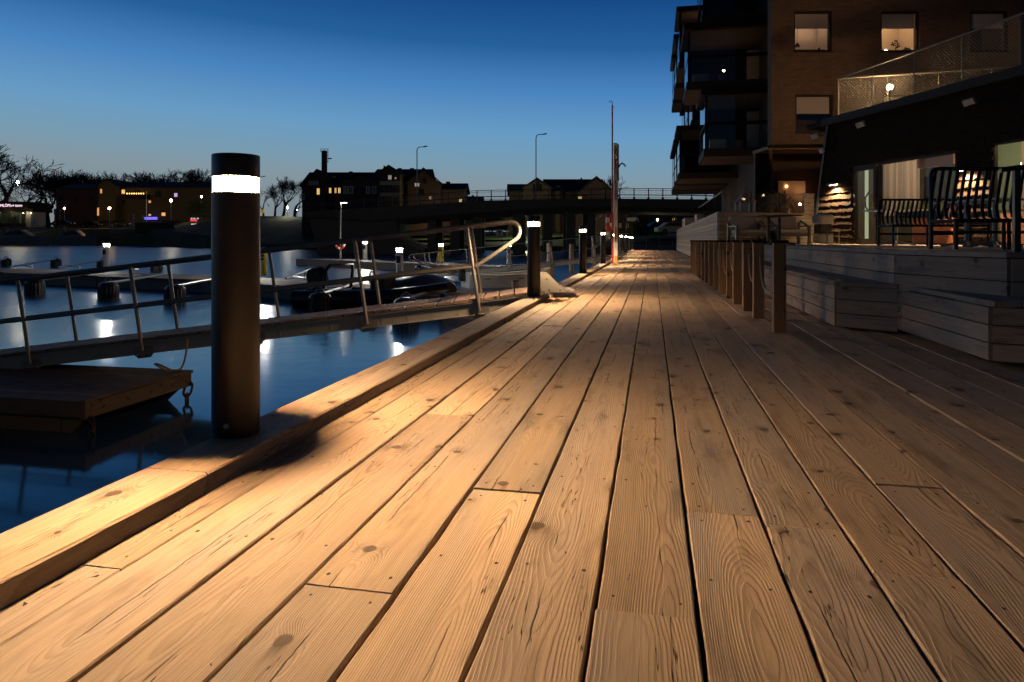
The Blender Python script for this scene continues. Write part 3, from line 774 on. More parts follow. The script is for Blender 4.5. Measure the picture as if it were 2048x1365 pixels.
# lifebuoy mast on the far pontoon
p, d = GW(681, 517, HP)
t = thing('lifebuoy_mast', 'tall thin lamp mast holding a red and white lifebuoy on the far pontoon', 'mast', tuple(p))
k = d / F
MB().tube([(0, 0, 0), (0, 0, 42 * k)], .07, 8).build('lower_tube', M['steel'], t, smooth=True)
MB().tube([(0, 0, 42 * k), (0.04, 0, 112 * k)], .05, 8).build('upper_tube', M['steel'], t, smooth=True)
lh = MB().box(0, -.15, 111 * k, .45, .1, 112.5 * k).build('lamp_head', M['steel'], t)
MB().box(.05, -.12, 110.6 * k, .42, .07, 110.95 * k).build('lamp_glass', emit('mast_lamp', (1, .85, .55), 60), lh)
def buoy(label, loc, R=.36, r=.065, rz=0, tilt=0):
    t = thing('lifebuoy', label, 'lifebuoy', loc, rz, 'lifebuoys')
    seg = 24
    for nm, mt, arcs in (('red_section', M['red'], ((0, 4), (6, 10), (12, 16), (18, 22))), ('white_band', M['white'], ((4, 6), (10, 12), (16, 18), (22, 24)))):
        for a, c in arcs:
            MB().tube([(R * math.cos(2 * PI * q / seg), 0, R * math.sin(2 * PI * q / seg)) for q in [a + (c - a) * j / 6 for j in range(7)]], r, 8).build(nm, mt, t, smooth=True)
    return t
buoy('red and white lifebuoy hung on the thin mast of the far pontoon', (p.x + .05, p.y - .16, p.z + 28 * k), 8.2 * k, .085, TH)
# ---------------------------------------------------------------- boats on the pontoon
def rib(px, py):
    p, d = GW(px, py, 0)
    t = thing('inflatable_boat', 'black rigid inflatable boat with roll bar and big outboard beside the pontoon', 'boat', tuple(p), TH - .30)
    def side(s):
        pts = [(-1.9, .85 * s, .22), (-1.2, .86 * s, .24), (0, .86 * s, .28), (1., .8 * s, .33), (1.8, .5 * s, .42), (2.2, .12 * s, .48)]
        return MB().tube([(pts[0][0] - .3, pts[0][1], .22)] + pts, .25, 12).build('side_tube', M['rubber'], t, smooth=True)
    side(1); side(-1)
    MB().box(-1.8, -.7, -.2, 1.7, .7, .14).build('floor', M['rubber'], t)
    MB().tube([(-1.35, -.78, .35), (-1.25, -.74, 1.05), (-1.2, -.62, 1.18), (-1.2, .62, 1.18), (-1.25, .74, 1.05), (-1.35, .78, .35)], .05, 8).build('roll_bar', M['blackm'], t, smooth=True)
    b = MB(); b.M = Matrix.Translation((-2.0, 0, .78)) @ Matrix.Rotation(-.25, 4, 'Y')
    b.bbox(-.36, -.19, -.22, .32, .19, .30, .12); e = b.build('outboard_cowl', M['cowl'], t)
    MB().box(-2.12, -.09, -.4, -1.9, .09, .65).build('outboard_leg', M['blackm'], t)
    b = MB(); b.bbox(-.1, -.32, .14, .45, .32, .85, .06); cn = b.build('console', M['black'], t)
    b = MB(); b.tube([(-.18, .18 * math.cos(q * PI / 6), .82 + .18 * math.sin(q * PI / 6)) for q in range(12)], .016, 6, closed=True); b.build('steering_wheel', M['blackm'], cn, smooth=True)
    MB().bbox(-.75, -.3, .14, -.35, .3, .55, .05).build('seat', M['black'], t)
    return t
rib(755, 612)
p, d = GW(838, 606, 0)
t = thing('covered_boat', 'small boat under a shiny blue grey tarpaulin right of the inflatable', 'boat', tuple(p), TH + 1.1)
b = MB(); sec = [(-1.5, .55, .35), (-.8, .8, .75), (0, .85, .95), (.9, .7, .85), (1.7, .3, .6), (2.0, .04, .5)]
vs_ = []; N_ = 9
for x, w, h in sec:
    for j in range(N_):
        a = PI * j / (N_ - 1); vs_.append((x, w * math.cos(a), .3 + (h - .3) * math.sin(a) + .04 * math.sin(x * 7 + j)))
b.add(vs_, [(i * N_ + j, i * N_ + j + 1, (i + 1) * N_ + j + 1, (i + 1) * N_ + j) for i in range(len(sec) - 1) for j in range(N_ - 1)] + [tuple(range(N_))[::-1]])
b.build('tarpaulin', M['tarp'], t, smooth=True)
b = MB(); vs_ = []
for x, w, h in sec: vs_ += [(x, w, .31), (x, w * .7, -.2), (x, -w * .7, -.2), (x, -w, .31)]
b.add(vs_, [(i * 4 + j, i * 4 + j + 1, i * 4 + 4 + j + 1, i * 4 + 4 + j) for i in range(len(sec) - 1) for j in range(3)] + [(0, 1, 2, 3)]).build('hull', M['hulld'], t)
def small_boat(px, py, label, rz, s=1.):
    p, d = GW(px, py, 0)
    t = thing('open_boat', label, 'boat', tuple(p), rz, 'small open boats'); sec = [(-1.7, .6, .55), (-.6, .75, .5), (.6, .7, .52), (1.5, .4, .62), (2.0, .04, .72)]
    b = MB(); vs_ = []
    for x, w, h in sec: vs_ += [(x * s, w * s, h * s), (x * s, w * .75 * s, -.15), (x * s, -w * .75 * s, -.15), (x * s, -w * s, h * s)]
    b.add(vs_, [(i * 4 + j, i * 4 + j + 1, i * 4 + 4 + j + 1, i * 4 + 4 + j) for i in range(len(sec) - 1) for j in range(3)] + [(0, 1, 2, 3)]).build('hull', M['hull'], t)
    b = MB()
    for x, w in ((-1., .7), (.4, .7)): b.box(x * s - .12, -w * s, .34 * s, x * s + .12, w * s, .38 * s)
    b.build('thwart', M['gangwood'], t)
    b = MB()
    for sg in (1, -1): b.tube([(x * s, w * s * sg, h * s) for x, w, h in sec], .035, 6)
    b.build('gunwale', M['white'], t)
    b = MB(); b.bbox(-1.95 * s, -.13, .25, -1.7 * s, .13, .85 * s, .05); b.build('outboard', M['cowl'], t)
small_boat(1010, 573, 'small pale open boat behind the gangway handrail loop', TH + .4)
small_boat(985, 636, 'dark open boat bow peeping over the gangway boards by the kerb', TH - .2, .7)
# timber piles standing in the harbour
def pile(px, py, top, label, r=.14, m_='wall_pale'):
    p, d = GW(px, py, 0)
    t = thing('mooring_pile', label, 'pile', (p.x, p.y, p.z - 1), 0, 'mooring piles in the harbour')
    MB().lathe([(r, 0), (r * .92, 1 + (py - top) * d / F)], 10).build('shaft', M['floatwood' if m_ == 'd' else 'gangwood'], t)
    MB().lathe([(r * 1.05, 1 + (py - top) * d / F), (r * .9, 1.04 + (py - top) * d / F)], 10).build('cap', M['black'], t)
for px, py, top, lab in ((1098, 541, 487, 'between the second and third bollards'), (1143, 545, 489, 'close left of the third bollard'), (1030, 592, 563, 'low among the boats by the gangway'), (1187, 534, 490, 'between the third and fourth bollards')):
    pile(px, py, top, 'brown timber mooring pile ' + lab)
# ---------------------------------------------------------------- raised planter wall with glass balustrade
PF = Vector((1.70, 18.63)); PFr = Vector(PX(1607, 19.0)); PFe = Vector(PX(1627, 19.15)); PB = Vector((1.74, 50.))
PZ = 1.47
t = thing('planter_wall', 'pale boarded planter wall behind the covered armchairs, running back along the boardwalk', 'wall', (PF.x, PF.y, 0))
sh = lambda p: Vector(p) - PF
MB().prism([tuple(sh(p)) for p in (PF + V(.03, .04), PFr + V(0, .05), (PFr.x, 50), (PB.x + .04, 50))], 0, PZ - .03).build('core', M['dark'], t)
b = MB()
clad(b, sh(PF + V(.0, 0)), sh(PFr), .0, PZ, 13, gap=.008)
clad(b, sh(PB), sh(PF), .0, PZ, 13, gap=.008)
b.plank((*(sh(PF) + V(.05, .05)), PZ + .012), (*(sh(PFr) + V(0, .05)), PZ + .012), .16, .024)
b.plank((.07, .0, PZ + .0125), (.1, 31.3, PZ + .0125), .16, .023, n=4)
b.build('wall_boards', M['clad2'], t)
b = MB(); clad(b, sh(PFr), sh(PFe), .0, 2.03, 18, gap=.008)
b.plank((*(sh(PFr) + V(0.0, .07)), 2.04), (*(sh(PFe) + V(.0, .07)), 2.04), .17, .024)
e_ = sh(PFe); q_ = sh(PFr)
b.build('end_pier', M['clad2'], t)
for (y0, y1, h) in ((8.5, 9.6, .28), (18., 21., .45)):
    b = MB(); clad(b, (.0, y1), (.0, y0), PZ + .03, PZ + h, 3); clad(b, (0, y0), (.5, y0), PZ + .03, PZ + h, 3)
    b.build('raised_block', M['clad2'], t)
gt = thing('glass_balustrade', 'clear glass balustrade standing on the pale planter wall', 'balustrade', (PF.x, PF.y, PZ + .03))
d_ = (PFr - PF); L = d_.length; u = d_ / L
for k in range(3):
    a, c = u * (L * (k + .04) / 3) + V(.1, .12), u * (L * (k + .97) / 3) + V(.1, .12)
    g = MB(); n = Vector((-u.y, u.x)) * .012
    g.prism([tuple(a), tuple(c), tuple(c + n), tuple(a + n)], 0, .52).build('glass_pane', M['glass'], gt)
    MB().box(c.x - .0, c.y, 0, c.x + .035, c.y + .035, .54).build('upright', M['blackm'], gt)
for k in range(4):
    y0 = .25 + k * 2.3
    MB().box(.11, y0, 0, .122, y0 + 2.2, .52).build('glass_pane', M['glassb'], gt)
MB().tube([(.116, .22, .53), (.116, 9.4, .53)], .016, 6).build('top_rail', M['steel'], gt)
def yucca(label, x, y, z, h=.75, n=46, mat='yucca', pot=True):
    t = thing('yucca_plant', label, 'plant', (x, y, z)); b = MB()
    for k in range(n):
        a = rnd.uniform(0, 2 * PI); e = rnd.uniform(.15, 1.35); L = h * rnd.uniform(.7, 1.1); w = .022
        pts = []
        for j in range(6):
            s = j / 5; bend = e - s * s * .9
            r_ = L * s * math.cos(bend); pts.append((r_ * math.cos(a), r_ * math.sin(a), .1 + L * s * math.sin(bend)))
        sd = Vector((-math.sin(a), math.cos(a), 0)); vs_ = []
        for j, p in enumerate(pts):
            ww = w * (1 - (j / 5) ** 2) + .002; vs_ += [Vector(p) - sd * ww, Vector(p) + sd * ww]
        b.add(vs_, [(2 * j, 2 * j + 1, 2 * j + 3, 2 * j + 2) for j in range(5)])
    b.build('leaves', M[mat], t)
    MB().lathe([(.12, -.25), (.17, .05), (.15, .06), (.02, .05)], 14).build('pot', M['terra'], t, smooth=True)
x, y = PX(1568, 19.6)
yucca('spiky yucca plant behind the glass on the planter wall', x, y, PZ + .15, .95)
x, y = PX(1490, 19.2)
t = thing('lantern', 'pale lantern with pointed roof behind the planter glass', 'lantern', (x, y, PZ + .03), TH)
b = MB()
for i in (-.2, .2):
    for j in (-.2, .2): b.box(i - .02, j - .02, 0, i + .02, j + .02, .32)
b.build('frame', M['white'], t)
MB().add([(-.26, -.26, .32), (.26, -.26, .32), (.26, .26, .32), (-.26, .26, .32), (0, 0, .62)], [(0, 3, 2, 1), (0, 1, 4), (1, 2, 4), (2, 3, 4), (3, 0, 4)]).build('roof', M['tan'], t)
MB().ball((0, 0, .66), .05).build('finial', M['tan'], t, smooth=True)
x, y = PX(1600, 20.5)
t = thing('garden_lamp', 'tiny bright garden lamp on a thin stick behind the yucca', 'lamp', (x, y, 0))
MB().tube([(0, 0, PZ), (0, 0, zy(425, 20.5))], .01, 5).build('stick', M['blackm'], t)
MB().ball((0, 0, zy(409, 20.5)), .035, 8).build('bulb', emit('garden_bulb', (1, .8, .55), 40), t)
MB().tube([(0, 0, zy(425, 20.5)), (0, 0, zy(411, 20.5))], .008, 5).build('neck', M['blackm'], t)
# ---------------------------------------------------------------- terrace furniture
def armchair(label, px, d):
    x, y = PX(px, d)
    t = thing('armchair', label, 'armchair', (x, y, TZ), TH + .06, 'covered armchairs on the terrace')
    for sx in (-1, 1):
        for sy in (0, .55): MB().box(sx * .40 - .03, sy - .03, 0, sx * .40 + .03, sy + .03, .44 if sy == 0 else .56).build('leg', M['green_metal'], t)
        b = MB(); b.box(sx * .40 - .035, -.04, .44, sx * .40 + .035, .5, .475)
        b.tube([(sx * .40, .03, .44), (sx * .40, .46, .60)], .025, 6); b.build('armrest', M['green_metal'], t)
    MB().box(-.37, -.02, .20, .37, .55, .25).build('seat_frame', M['green_metal'], t)
    MB().bbox(-.36, -.05, .252, .36, .50, .37, .04).build('seat_cushion', M['cushion'], t)
    b = MB(); b.M = Matrix.Translation((0, .47, .36)) @ Matrix.Rotation(-.18, 4, 'X')
    b.bbox(-.37, 0, 0, .37, .13, .40, .05); b.build('back_cushion', M['cushion'], t)
armchair('armchair with pale cushions at the left, in front of the planter wall', 1505, 17.0)
armchair('armchair with pale cushions at the right, in front of the planter wall', 1587, 16.9)
x, y = PX(1540, 17.3)
t = thing('storage_box', 'small dark box between the two armchairs', 'box', (x, y, TZ), TH)
MB().bbox(-.12, -.12, 0, .12, .12, .30, .02).build('body', M['black'], t); MB().bbox(-.135, -.135, .30, .135, .135, .34, .01).build('lid', M['blackm'], t)
def cafe_table(label, px, d, h, w=.7, fold=False, mt='blackm', top='blackm', star=True):
    x, y = PX(px, d)
    t = thing('cafe_table', label, 'table', (x, y, TZ), TH + .3, 'pedestal tables on the terrace')
    MB().tube([(0, 0, .03), (0, 0, h - .02)], .035, 8).build('column', M[mt], t, smooth=True)
    MB().bbox(-w / 2, -w / 2, h - .025, w / 2, w / 2, h, .008).build('tabletop', M[top], t)
    for k in range(4):
        a = k * PI / 2 + PI / 4; b = MB(); b.M = Matrix.Rotation(a, 4, 'Z')
        b.extr([(.02, .05), (.02, .10), (.36, .03), (.36, 0), (.30, 0)], 'y', -.02, .02); b.build('foot', M[mt], t)
cafe_table('dark pedestal table in front of the gap between the armchairs', 1537, 15.6, .66, .75)
cafe_table('second dark pedestal table, tucked behind the nearest rope post', 1559, 16.2, .70, .75)
cafe_table('steel pedestal table with star foot right of the orange window panel', 1933, 11.0, .72, .7, mt='steel', top='white')
cafe_table('steel pedestal table with star foot behind the front slatted bench, near the right edge', 1989, 10.6, .74, .7, mt='steel', top='white')
cafe_table('steel pedestal table below the curtained window, left of the rear slatted bench', 1792, 14.5, .75, .9, mt='steel', top='white')
x, y = PX(1653, 18.2)
t = thing('covered_grill', 'grill under a white cover standing on a pale cabinet by the shingle wall', 'grill', (x, y, TZ), TH + .1)
s_ = 18.2 / F
MB().bbox(-15 * s_, 0, .04, 15 * s_, .35, 19 * s_, .02).build('cabinet', M['cover'], t)
MB().bbox(-14 * s_, .02, 22 * s_, 14 * s_, .33, 40 * s_, .03).build('hood', M['blackm'], t)
MB().bbox(-16 * s_, -.02, 40 * s_, 16 * s_, .38, 60 * s_, .05).build('cover', M['cover'], t)
MB().bbox(-15 * s_, .01, 19 * s_, 15 * s_, .34, 22 * s_, .01).build('worktop', M['steel'], t)
for sx in (-4, 21):
    b = MB(); b.tube([(sx * s_, -.12, 0), (sx * s_, -.12, 26 * s_)], .02, 6); b.tube([(sx * s_, -.12, 26 * s_), (sx * s_, .2, 26 * s_)], .02, 6); b.build('side_handle', M['steel'], t)
def slat_bench(label, px, d, L, H_, seat_h, n, rz=0.):
    x, y = PX(px, d)
    t = thing('slatted_bench', label, 'bench', (x, y, TZ), TH + rz, 'slatted metal benches on the terrace')
    r = .022 * H_ / .9
    b = MB(); c = .07
    b.tube([(0, 0, 0), (0, 0, H_ - c), (.02, 0, H_ - .02), (c, 0, H_), (L - c, 0, H_), (L - .02, 0, H_ - .02), (L, 0, H_ - c), (L, 0, 0)], r, 8)
    b.build('back_frame', M['blackm'], t, smooth=True)
    sd = .46
    b = MB(); b.tube([(0, 0, seat_h), (0, -sd, seat_h)], r, 8); b.tube([(L, 0, seat_h), (L, -sd, seat_h)], r, 8)
    b.tube([(0, -sd, seat_h), (L, -sd, seat_h)], r, 8); b.build('seat_frame', M['blackm'], t, smooth=True)
    for q in (.0, .36, .40, .78, .82, 1.0):
        MB().tube([(q * L, -sd, 0), (q * L, -sd, seat_h)], r * .9, 8).build('leg', M['blackm'], t, smooth=True)
    MB().box(0, -.008, seat_h * .56, L, .008, seat_h * .56 + .035).build('crossbar', M['blackm'], t)
    b = MB()
    for k in range(n):
        xx = L * (k + .7) / n; lean = .0
        pts = [(xx, .0, H_ - .01), (xx - .01, .03, H_ * .8), (xx - .035, .05, seat_h + .18), (xx - .05, .0, seat_h + .05), (xx - .05, -.1, seat_h + .0), (xx - .05, -sd + .06, seat_h + .015), (xx - .05, -sd - .02, seat_h - .02)]
        P = [Vector(p) for p in pts]; vs_ = []; w = L / n * .22
        for j, p in enumerate(P):
            vs_ += [p + V(-w, 0, 0), p + V(w, 0, 0), p + V(w, .012, .008), p + V(-w, .012, .008)]
        b.add(vs_, [(4 * j + a, 4 * j + (a + 1) % 4, 4 * j + 4 + (a + 1) % 4, 4 * j + 4 + a) for j in range(len(P) - 1) for a in range(4)] + [(0, 1, 2, 3)])
    b.build('slats', M['blackm'], t, smooth=False)
k1 = 12.0 / F; slat_bench('rear slatted metal bench, smaller and left of the big one', 1757, 12.0, 182 * k1, (481 - 400) * k1 + EYE - TZ, (481 - 453) * k1 + EYE - TZ, 20)
k1 = 8.2 / F; slat_bench('big front slatted metal bench at the right edge of the terrace', 1862, 8.2, 250 * k1, (481 - 338) * k1 + EYE - TZ, (481 - 444) * k1 + EYE - TZ, 17)
# ---------------------------------------------------------------- restaurant with dark shingled wall
RD = Vector((.383, -.924)).normalized(); RN = Vector((-RD.y, RD.x)); P1 = Vector(PX(1700, 19.0))
def wall_t(px):
    k = (px - 1024) / F; r0 = P1.x * CT + P1.y * ST; d0 = dep(P1.x, P1.y); a = RD.x * CT + RD.y * ST; c = dep(RD.x, RD.y)
    return (k * d0 - r0) / (a - k * c)
t0 = wall_t(1624)
RO = P1 + RD * t0
def wx(px): return wall_t(px) - t0
def wzz(px, py):
    p = P1 + RD * wall_t(px); return zy(py, dep(p.x, p.y))
rt = thing('restaurant', 'low restaurant with dark shingled wall, lit windows and a fenced roof terrace', 'building', (RO.x, RO.y, 0), math.atan2(RD.y, RD.x))
RZ = 4.10; XE = wx(2048) + 7
xl = wx(1656)
doors = (wx(1702), wx(1748)); win1 = (wx(1752), wx(1909)); win2 = (wx(1979), wx(2048) + 1.6)
zt1 = wzz(1909, 301); zt0 = wzz(1704, 335) ; zt2 = wzz(1979, 286)
ztop = max(zt1, zt2)
ops = [(doors[0], win1[1], TZ, zt1), (win2[0], win2[1], TZ, zt2)]
b = MB(); b.box(xl, .06, TZ, doors[0], .16, RZ); b.box(win1[1], .06, TZ, win2[0], .16, RZ); b.box(win2[1], .06, TZ - .3, XE, .16, RZ)
b.box(doors[0], .06, zt1, win1[1], .16, RZ); b.box(win2[0], .06, zt2, win2[1], .16, RZ)
b.extr([(0, TZ), (xl, TZ), (xl, RZ)], 'y', .06, .16)
b.box(XE - .1, .16, TZ - .3, XE, 7, RZ); b.box(.2, 6.9, TZ, XE, 7, RZ)
wl = b.build('wall', M['wall_dark'], rt)
b = MB(); rows = 19; rh = (RZ - TZ) / rows
for k in range(rows):
    z = RZ - rh * (k + 1); x = 0
    while x < XE:
        w = rnd.uniform(.07, .13); xx = x; x += w
        if any(o[0] - .05 < xx < o[1] and z > o[2] - .1 and z + rh * .5 < o[3] + .02 for o in ops): continue
        if xx < xl * (z - TZ) / (RZ - TZ): continue
        dz = rnd.uniform(-.012, .018)
        y0 = rnd.uniform(-.006, .006)
        b.add([(xx, .058, z + rh), (xx + w - .006, .058, z + rh), (xx + w - .006, .0 + y0, z + dz), (xx, .0 + y0, z + dz), (xx, .058, z + dz), (xx + w - .006, .058, z + dz)], [(0, 1, 2, 3), (3, 2, 5, 4), (0, 3, 4), (1, 5, 2)])
b.build('shingles', M['shingle'], wl)
MB().box(-.1, -.12, RZ, XE, 7.1, RZ + .14).build('roof', M['wall_dark'], rt)
MB().box(xl - .1, -.16, RZ - .02, XE, -.125, RZ + .18).build('roof_edge', M['frame'], rt)
b = MB(); b.add([(-.03, -.02, TZ), (.05, -.02, TZ), (xl + .03, -.02, RZ), (xl - .05, -.02, RZ), (-.03, .2, TZ), (.05, .2, TZ), (xl + .03, .2, RZ), (xl - .05, .2, RZ)], [(0, 1, 2, 3), (4, 7, 6, 5), (0, 3, 7, 4), (1, 5, 6, 2)])
b.build('corner_trim', M['blackm'], rt)
# interior
b = MB()
b.box(doors[0] - 1.0, 4.0, TZ, win2[1] + .6, 4.1, 3.6)
b.build('back_wall', M['roomg'], rt)
MB().box(doors[0] - 1.1, .2, TZ, doors[0] - 1.0, 4.1, 3.6).build('side_wall', M['roomd'], rt)
MB().box(doors[0] - 1.0, .17, 3.5, doors[0] - .2, 4.1, 3.6).build('side_ceiling', M['roomd'], rt)
b = MB(); b.box(win2[1] + .5, .2, TZ, win2[1] + .6, 4.1, 3.6); b.box(doors[0] - .2, .17, 3.5, win2[1] + .5, 4.05, 3.6)
b.build('room_ceiling', M['room'], rt)
MB().box(doors[0] - .2, .17, TZ - .05, win2[1] + .5, 4.0, TZ + .01).build('room_floor', M['tan'], rt)
MB().box(wx(1860) - 2.75, 2.5, TZ, wx(1912) - 2.6, 2.6, wzz(1880, 385)).build('tan_partition', M['orange'], rt)
MB().box(wx(1845) - 2.5, 2.3, TZ + 1.0, wx(1856) - 2.5, 2.35, TZ + 1.9).build('wall_picture', M['dark'], rt)
MB().box(win2[0] + .7, 2.2, TZ, win2[0] + 1.6, 2.3, 3.4).build('tan_partition', M['tan'], rt)
def curtain(x0, x1, y, z0, z1, name='curtain'):
    n = int((x1 - x0) * 26); b = MB(); vs_ = []
    for k in range(n + 1):
        x = x0 + (x1 - x0) * k / n; yy = y + .035 * math.sin(k * 1.25) + .012 * math.sin(k * 2.9)
        vs_ += [(x, yy, z0), (x, yy, z1)]
    b.add(vs_, [(2 * k, 2 * k + 2, 2 * k + 3, 2 * k + 1) for k in range(n)]); b.build(name, M['curtain'], rt, smooth=True)
xm = wx(1838)
curtain(wx(1764) - .5, xm - .5, .45, TZ + .75, zt1 - .02)
curtain(wx(2003), wx(2020), .5, TZ + .4, zt2)
MB().box(xm - .45, .35, wzz(1870, 329), win1[1] - .4, .45, zt1).build('blind_box', M['tan'], rt)
for (x0, x1, z1, nm) in ((win1[0], win1[1], zt1, 'w'), (win2[0], win2[1], zt2, 'w')):
    b = MB(); b.box(x0, .07, TZ, x0 + .06, .15, z1); b.box(x1 - .06, .07, TZ, x1, .15, z1); b.box(x0 + .06, .07, z1 - .06, x1 - .06, .15, z1); b.box(x0 + .06, .07, TZ, x1 - .06, .15, TZ + .08)
    b.box(x0 + .06, .08, TZ + .70, x1 - .06, .14, TZ + .74)
    w_ = b.build('window', M['frame'], rt)
    MB().box(x0 + .06, .10, TZ + .74, x1 - .06, .112, z1 - .06).build('pane', M['glass'], w_)
    b = MB(); xa = wx(1823) if x0 == win1[0] else x0 + .25
    b.box(xa, .02, TZ + .03, min(x1 - .1, xa + 2.6), .06, TZ + .66); b.build('sill_panel', M['orange'], w_)
b = MB(); x0, x1 = doors
b.box(x0, .05, TZ, x0 + .09, .15, zt0); b.box(x1 - .09, .05, TZ, x1, .15, zt0); b.box(x0 + .09, .05, zt0 - .12, x1 - .09, .15, zt0); b.box(x0 + .09, .06, TZ, x1 - .09, .14, TZ + .15)
dr = b.build('door', M['frame'], rt)
MB().box(x0 + .09, .09, TZ + .15, x1 - .09, .102, zt0 - .12).build('pane', M['glass'], dr)
MB().tube([(x1 - .2, .03, TZ + .85), (x1 - .26, -.05, TZ + 1.0), (x1 - .27, -.05, TZ + 1.25), (x1 - .2, .03, TZ + 1.42)], .022, 8).build('handle', M['steel'], dr, smooth=True)
MB().box(doors[0], .07, zt0, win1[0], .15, zt1).build('door_lintel', M['frame'], rt)
b = MB(); b.box(wx(1728) - .3, .26, TZ, wx(1733) - .3, .30, 3.0); b.build('lit_doorway', emit('doorway_light', (.75, .85, .5), .45), rt)
pend = emit('pendant_bulb', (1, .72, .42), 18)
for k, (px, yy, zz) in enumerate(((1812, 1.2, 2.75), (1820, 2.4, 2.6), (1847, 2.8, 2.5), (1880, 3.0, 2.4), (1896, 1.5, 2.2), (2032, 1.5, 3.0), (2046, 2.0, 2.9))):
    x = wx(px) + yy * .35
    c = MB(); c.tube([(x, yy, 3.5), (x, yy, zz + .08)], .006, 4); c = c.build('pendant_lamp', M['blackm'], rt)
    MB().ball((x, yy, zz), .05, 8).build('bulb', pend, c, smooth=True)
lamp('room_light', rt, ((win1[0] + win1[1]) / 2 + .8, 2.6, 3.2), 120, (1, .62, .32), .15)
lamp('room_light', rt, ((win1[0]) + .3, 2.2, 3.1), 75, (1, .72, .45), .15)
lamp('room_light', rt, (win2[0] + 1.4, 1.2, 3.2), 100, (1, .68, .4), .15)
for px, py in ((1672, 371), (1937, 342)):
    x, z = wx(px), wzz(px, py)
    f = MB(); f.extr([(-.02, z + .09), (-.20, z + .05), (-.20, z), (-.17, z), (-.02, z + .03)], 'x', x - .17, x + .17); f = f.build('wall_lamp', M['blackm'], rt)
    MB().box(x - .14, -.17, z + .005, x + .14, -.06, z + .02).build('lamp_strip', emit('downlight_strip', (1, .66, .34), 45), f)
    lamp('downlight', rt, (x, -.13, z - .02), 720, (1, .66, .36), .03, spot=2.5, aim=(0, .10, -1))
for px, py in ((1644, 274), (1737, 250), (1957, 205)):      # floodlights, off
    x, z = wx(px), wzz(px, py)
    f = MB(); f.M = Matrix.Translation((x, -.24, z)) @ Matrix.Rotation(.5, 4, 'X') @ Matrix.Rotation(.3, 4, 'Z'); f.bbox(-.12, -.04, -.07, .12, .04, .07, .01)
    f = f.build('floodlight', M['steelp'], rt)
    MB().tube([(x, -.22, z), (x, .03, z + .04)], .015, 5).build('arm', M['blackm'], f)
x, z = wx(1650), wzz(1650, 302)
c = MB(); c.ball((x, -.1, z), .09, 10); c = c.build('camera_dome', M['white'], rt, smooth=True)
MB().box(x - .04, -.05, z - .06, x + .04, .06, z + .06).build('mount', M['black'], c)
# roof terrace fence
ft = thing('roof_fence', 'chain link fence with steel rail around the restaurant roof terrace', 'fence', (RO.x, RO.y, RZ + .14), math.atan2(RD.y, RD.x))
FH = 1.12
def fence_run(p, q, n):
    p, q = Vector(p), Vector(q); d = q - p; L = d.length
    MB().tube([(*p, FH), (*q, FH)], .028, 8).build('top_rail', M['fence'], ft, smooth=True)
    MB().tube([(*p, .06), (*q, .06)], .018, 6).build('bottom_rail', M['fence'], ft, smooth=True)
    for k in range(n + 1):
        a = p + d * k / n; MB().tube([(*a, 0), (*a, FH)], .017, 8).build('post', M['fence'], ft, smooth=True)
    w = MB(); s = .085; u = d / L; hgt = FH - .08
    def wire(x0, z0, x1, z1):
        a, c = p + u * x0, p + u * x1; v = Vector((-u.y, u.x)) * .0022
        A, B = Vector((*a, z0)), Vector((*c, z1)); nz = Vector((0, 0, .003))
        w.add([A - nz, A + nz + Vector((*v, 0)), A + nz - Vector((*v, 0)), B - nz, B + nz + Vector((*v, 0)), B + nz - Vector((*v, 0))], [(0, 1, 4, 3), (1, 2, 5, 4), (2, 0, 3, 5)])
    k = -hgt
    while k < L:
        for sg in (1, -1):
            xa, xb = k, k + hgt; za, zb = (.05, .05 + hgt) if sg > 0 else (.05 + hgt, .05)
            if xa < 0: za += (zb - za) * (-xa) / hgt; xa = 0
            if xb > L: zb = za + (zb - za) * (L - xa) / (xb - xa); xb = L
            wire(xa, za, xb, zb)
        k += s
    w.build('wire_mesh', M['fence'], ft)
fx = wx(1676)
fence_run((fx, .0), (XE, .0), 9)
fence_run((fx, .02), (fx + 3.6, 6.6), 6)
lx_ = wx(1721); 
bt = thing('terrace_lamp', 'bright bare globe lamp on a short stand behind the roof fence', 'lamp', (*(RO + RD * (lx_ + .25) + RN * .7), RZ + .14))
p_ = RO + RD * (lx_ + .25) + RN * .7; zl = zy(175, dep(p_.x, p_.y)) - RZ - .14
MB().tube([(0, 0, 0), (0, 0, zl - .08)], .02, 6).build('stand', M['blackm'], bt)
MB().ball((0, 0, zl), .075, 12).build('globe', emit('terrace_globe', (1, .60, .28), 1500), bt, smooth=True)
MB().lathe([(.05, zl - .1), (.05, zl - .07)], 10).build('socket', M['blackm'], bt)
# lime green plants on the restaurant sill
MB().box(wx(1800), -.26, TZ + .64, win1[1], .02, TZ + .70).build('window_ledge', M['frame'], rt)
for k, px in enumerate((1815, 1838, 1855, 1873, 1892)):
    g_ = RO + RD * wx(px) - RN * .14; t = thing('grass_pot', ['leftmost', 'second', 'middle', 'fourth', 'rightmost'][k] + ' lime green grass in a low box on the restaurant window ledge', 'plant', (g_.x, g_.y, TZ + .70), math.atan2(RD.y, RD.x), 'lime green grasses by the window')
    MB().bbox(-.17, -.09, 0, .17, .09, .10, .01).build('box', M['blackm'], t)
    b = MB()
    for j in range(46):
        bx, by = rnd.uniform(-.14, .14), rnd.uniform(-.08, .08); h = rnd.uniform(.10, .26); e = rnd.uniform(-.07, .07)
        b.add([(bx - .009, by, .1), (bx + .009, by, .1), (bx + e, by, .1 + h * 1.3)], [(0, 1, 2)])
    b.build('blades', M['lime'], t)
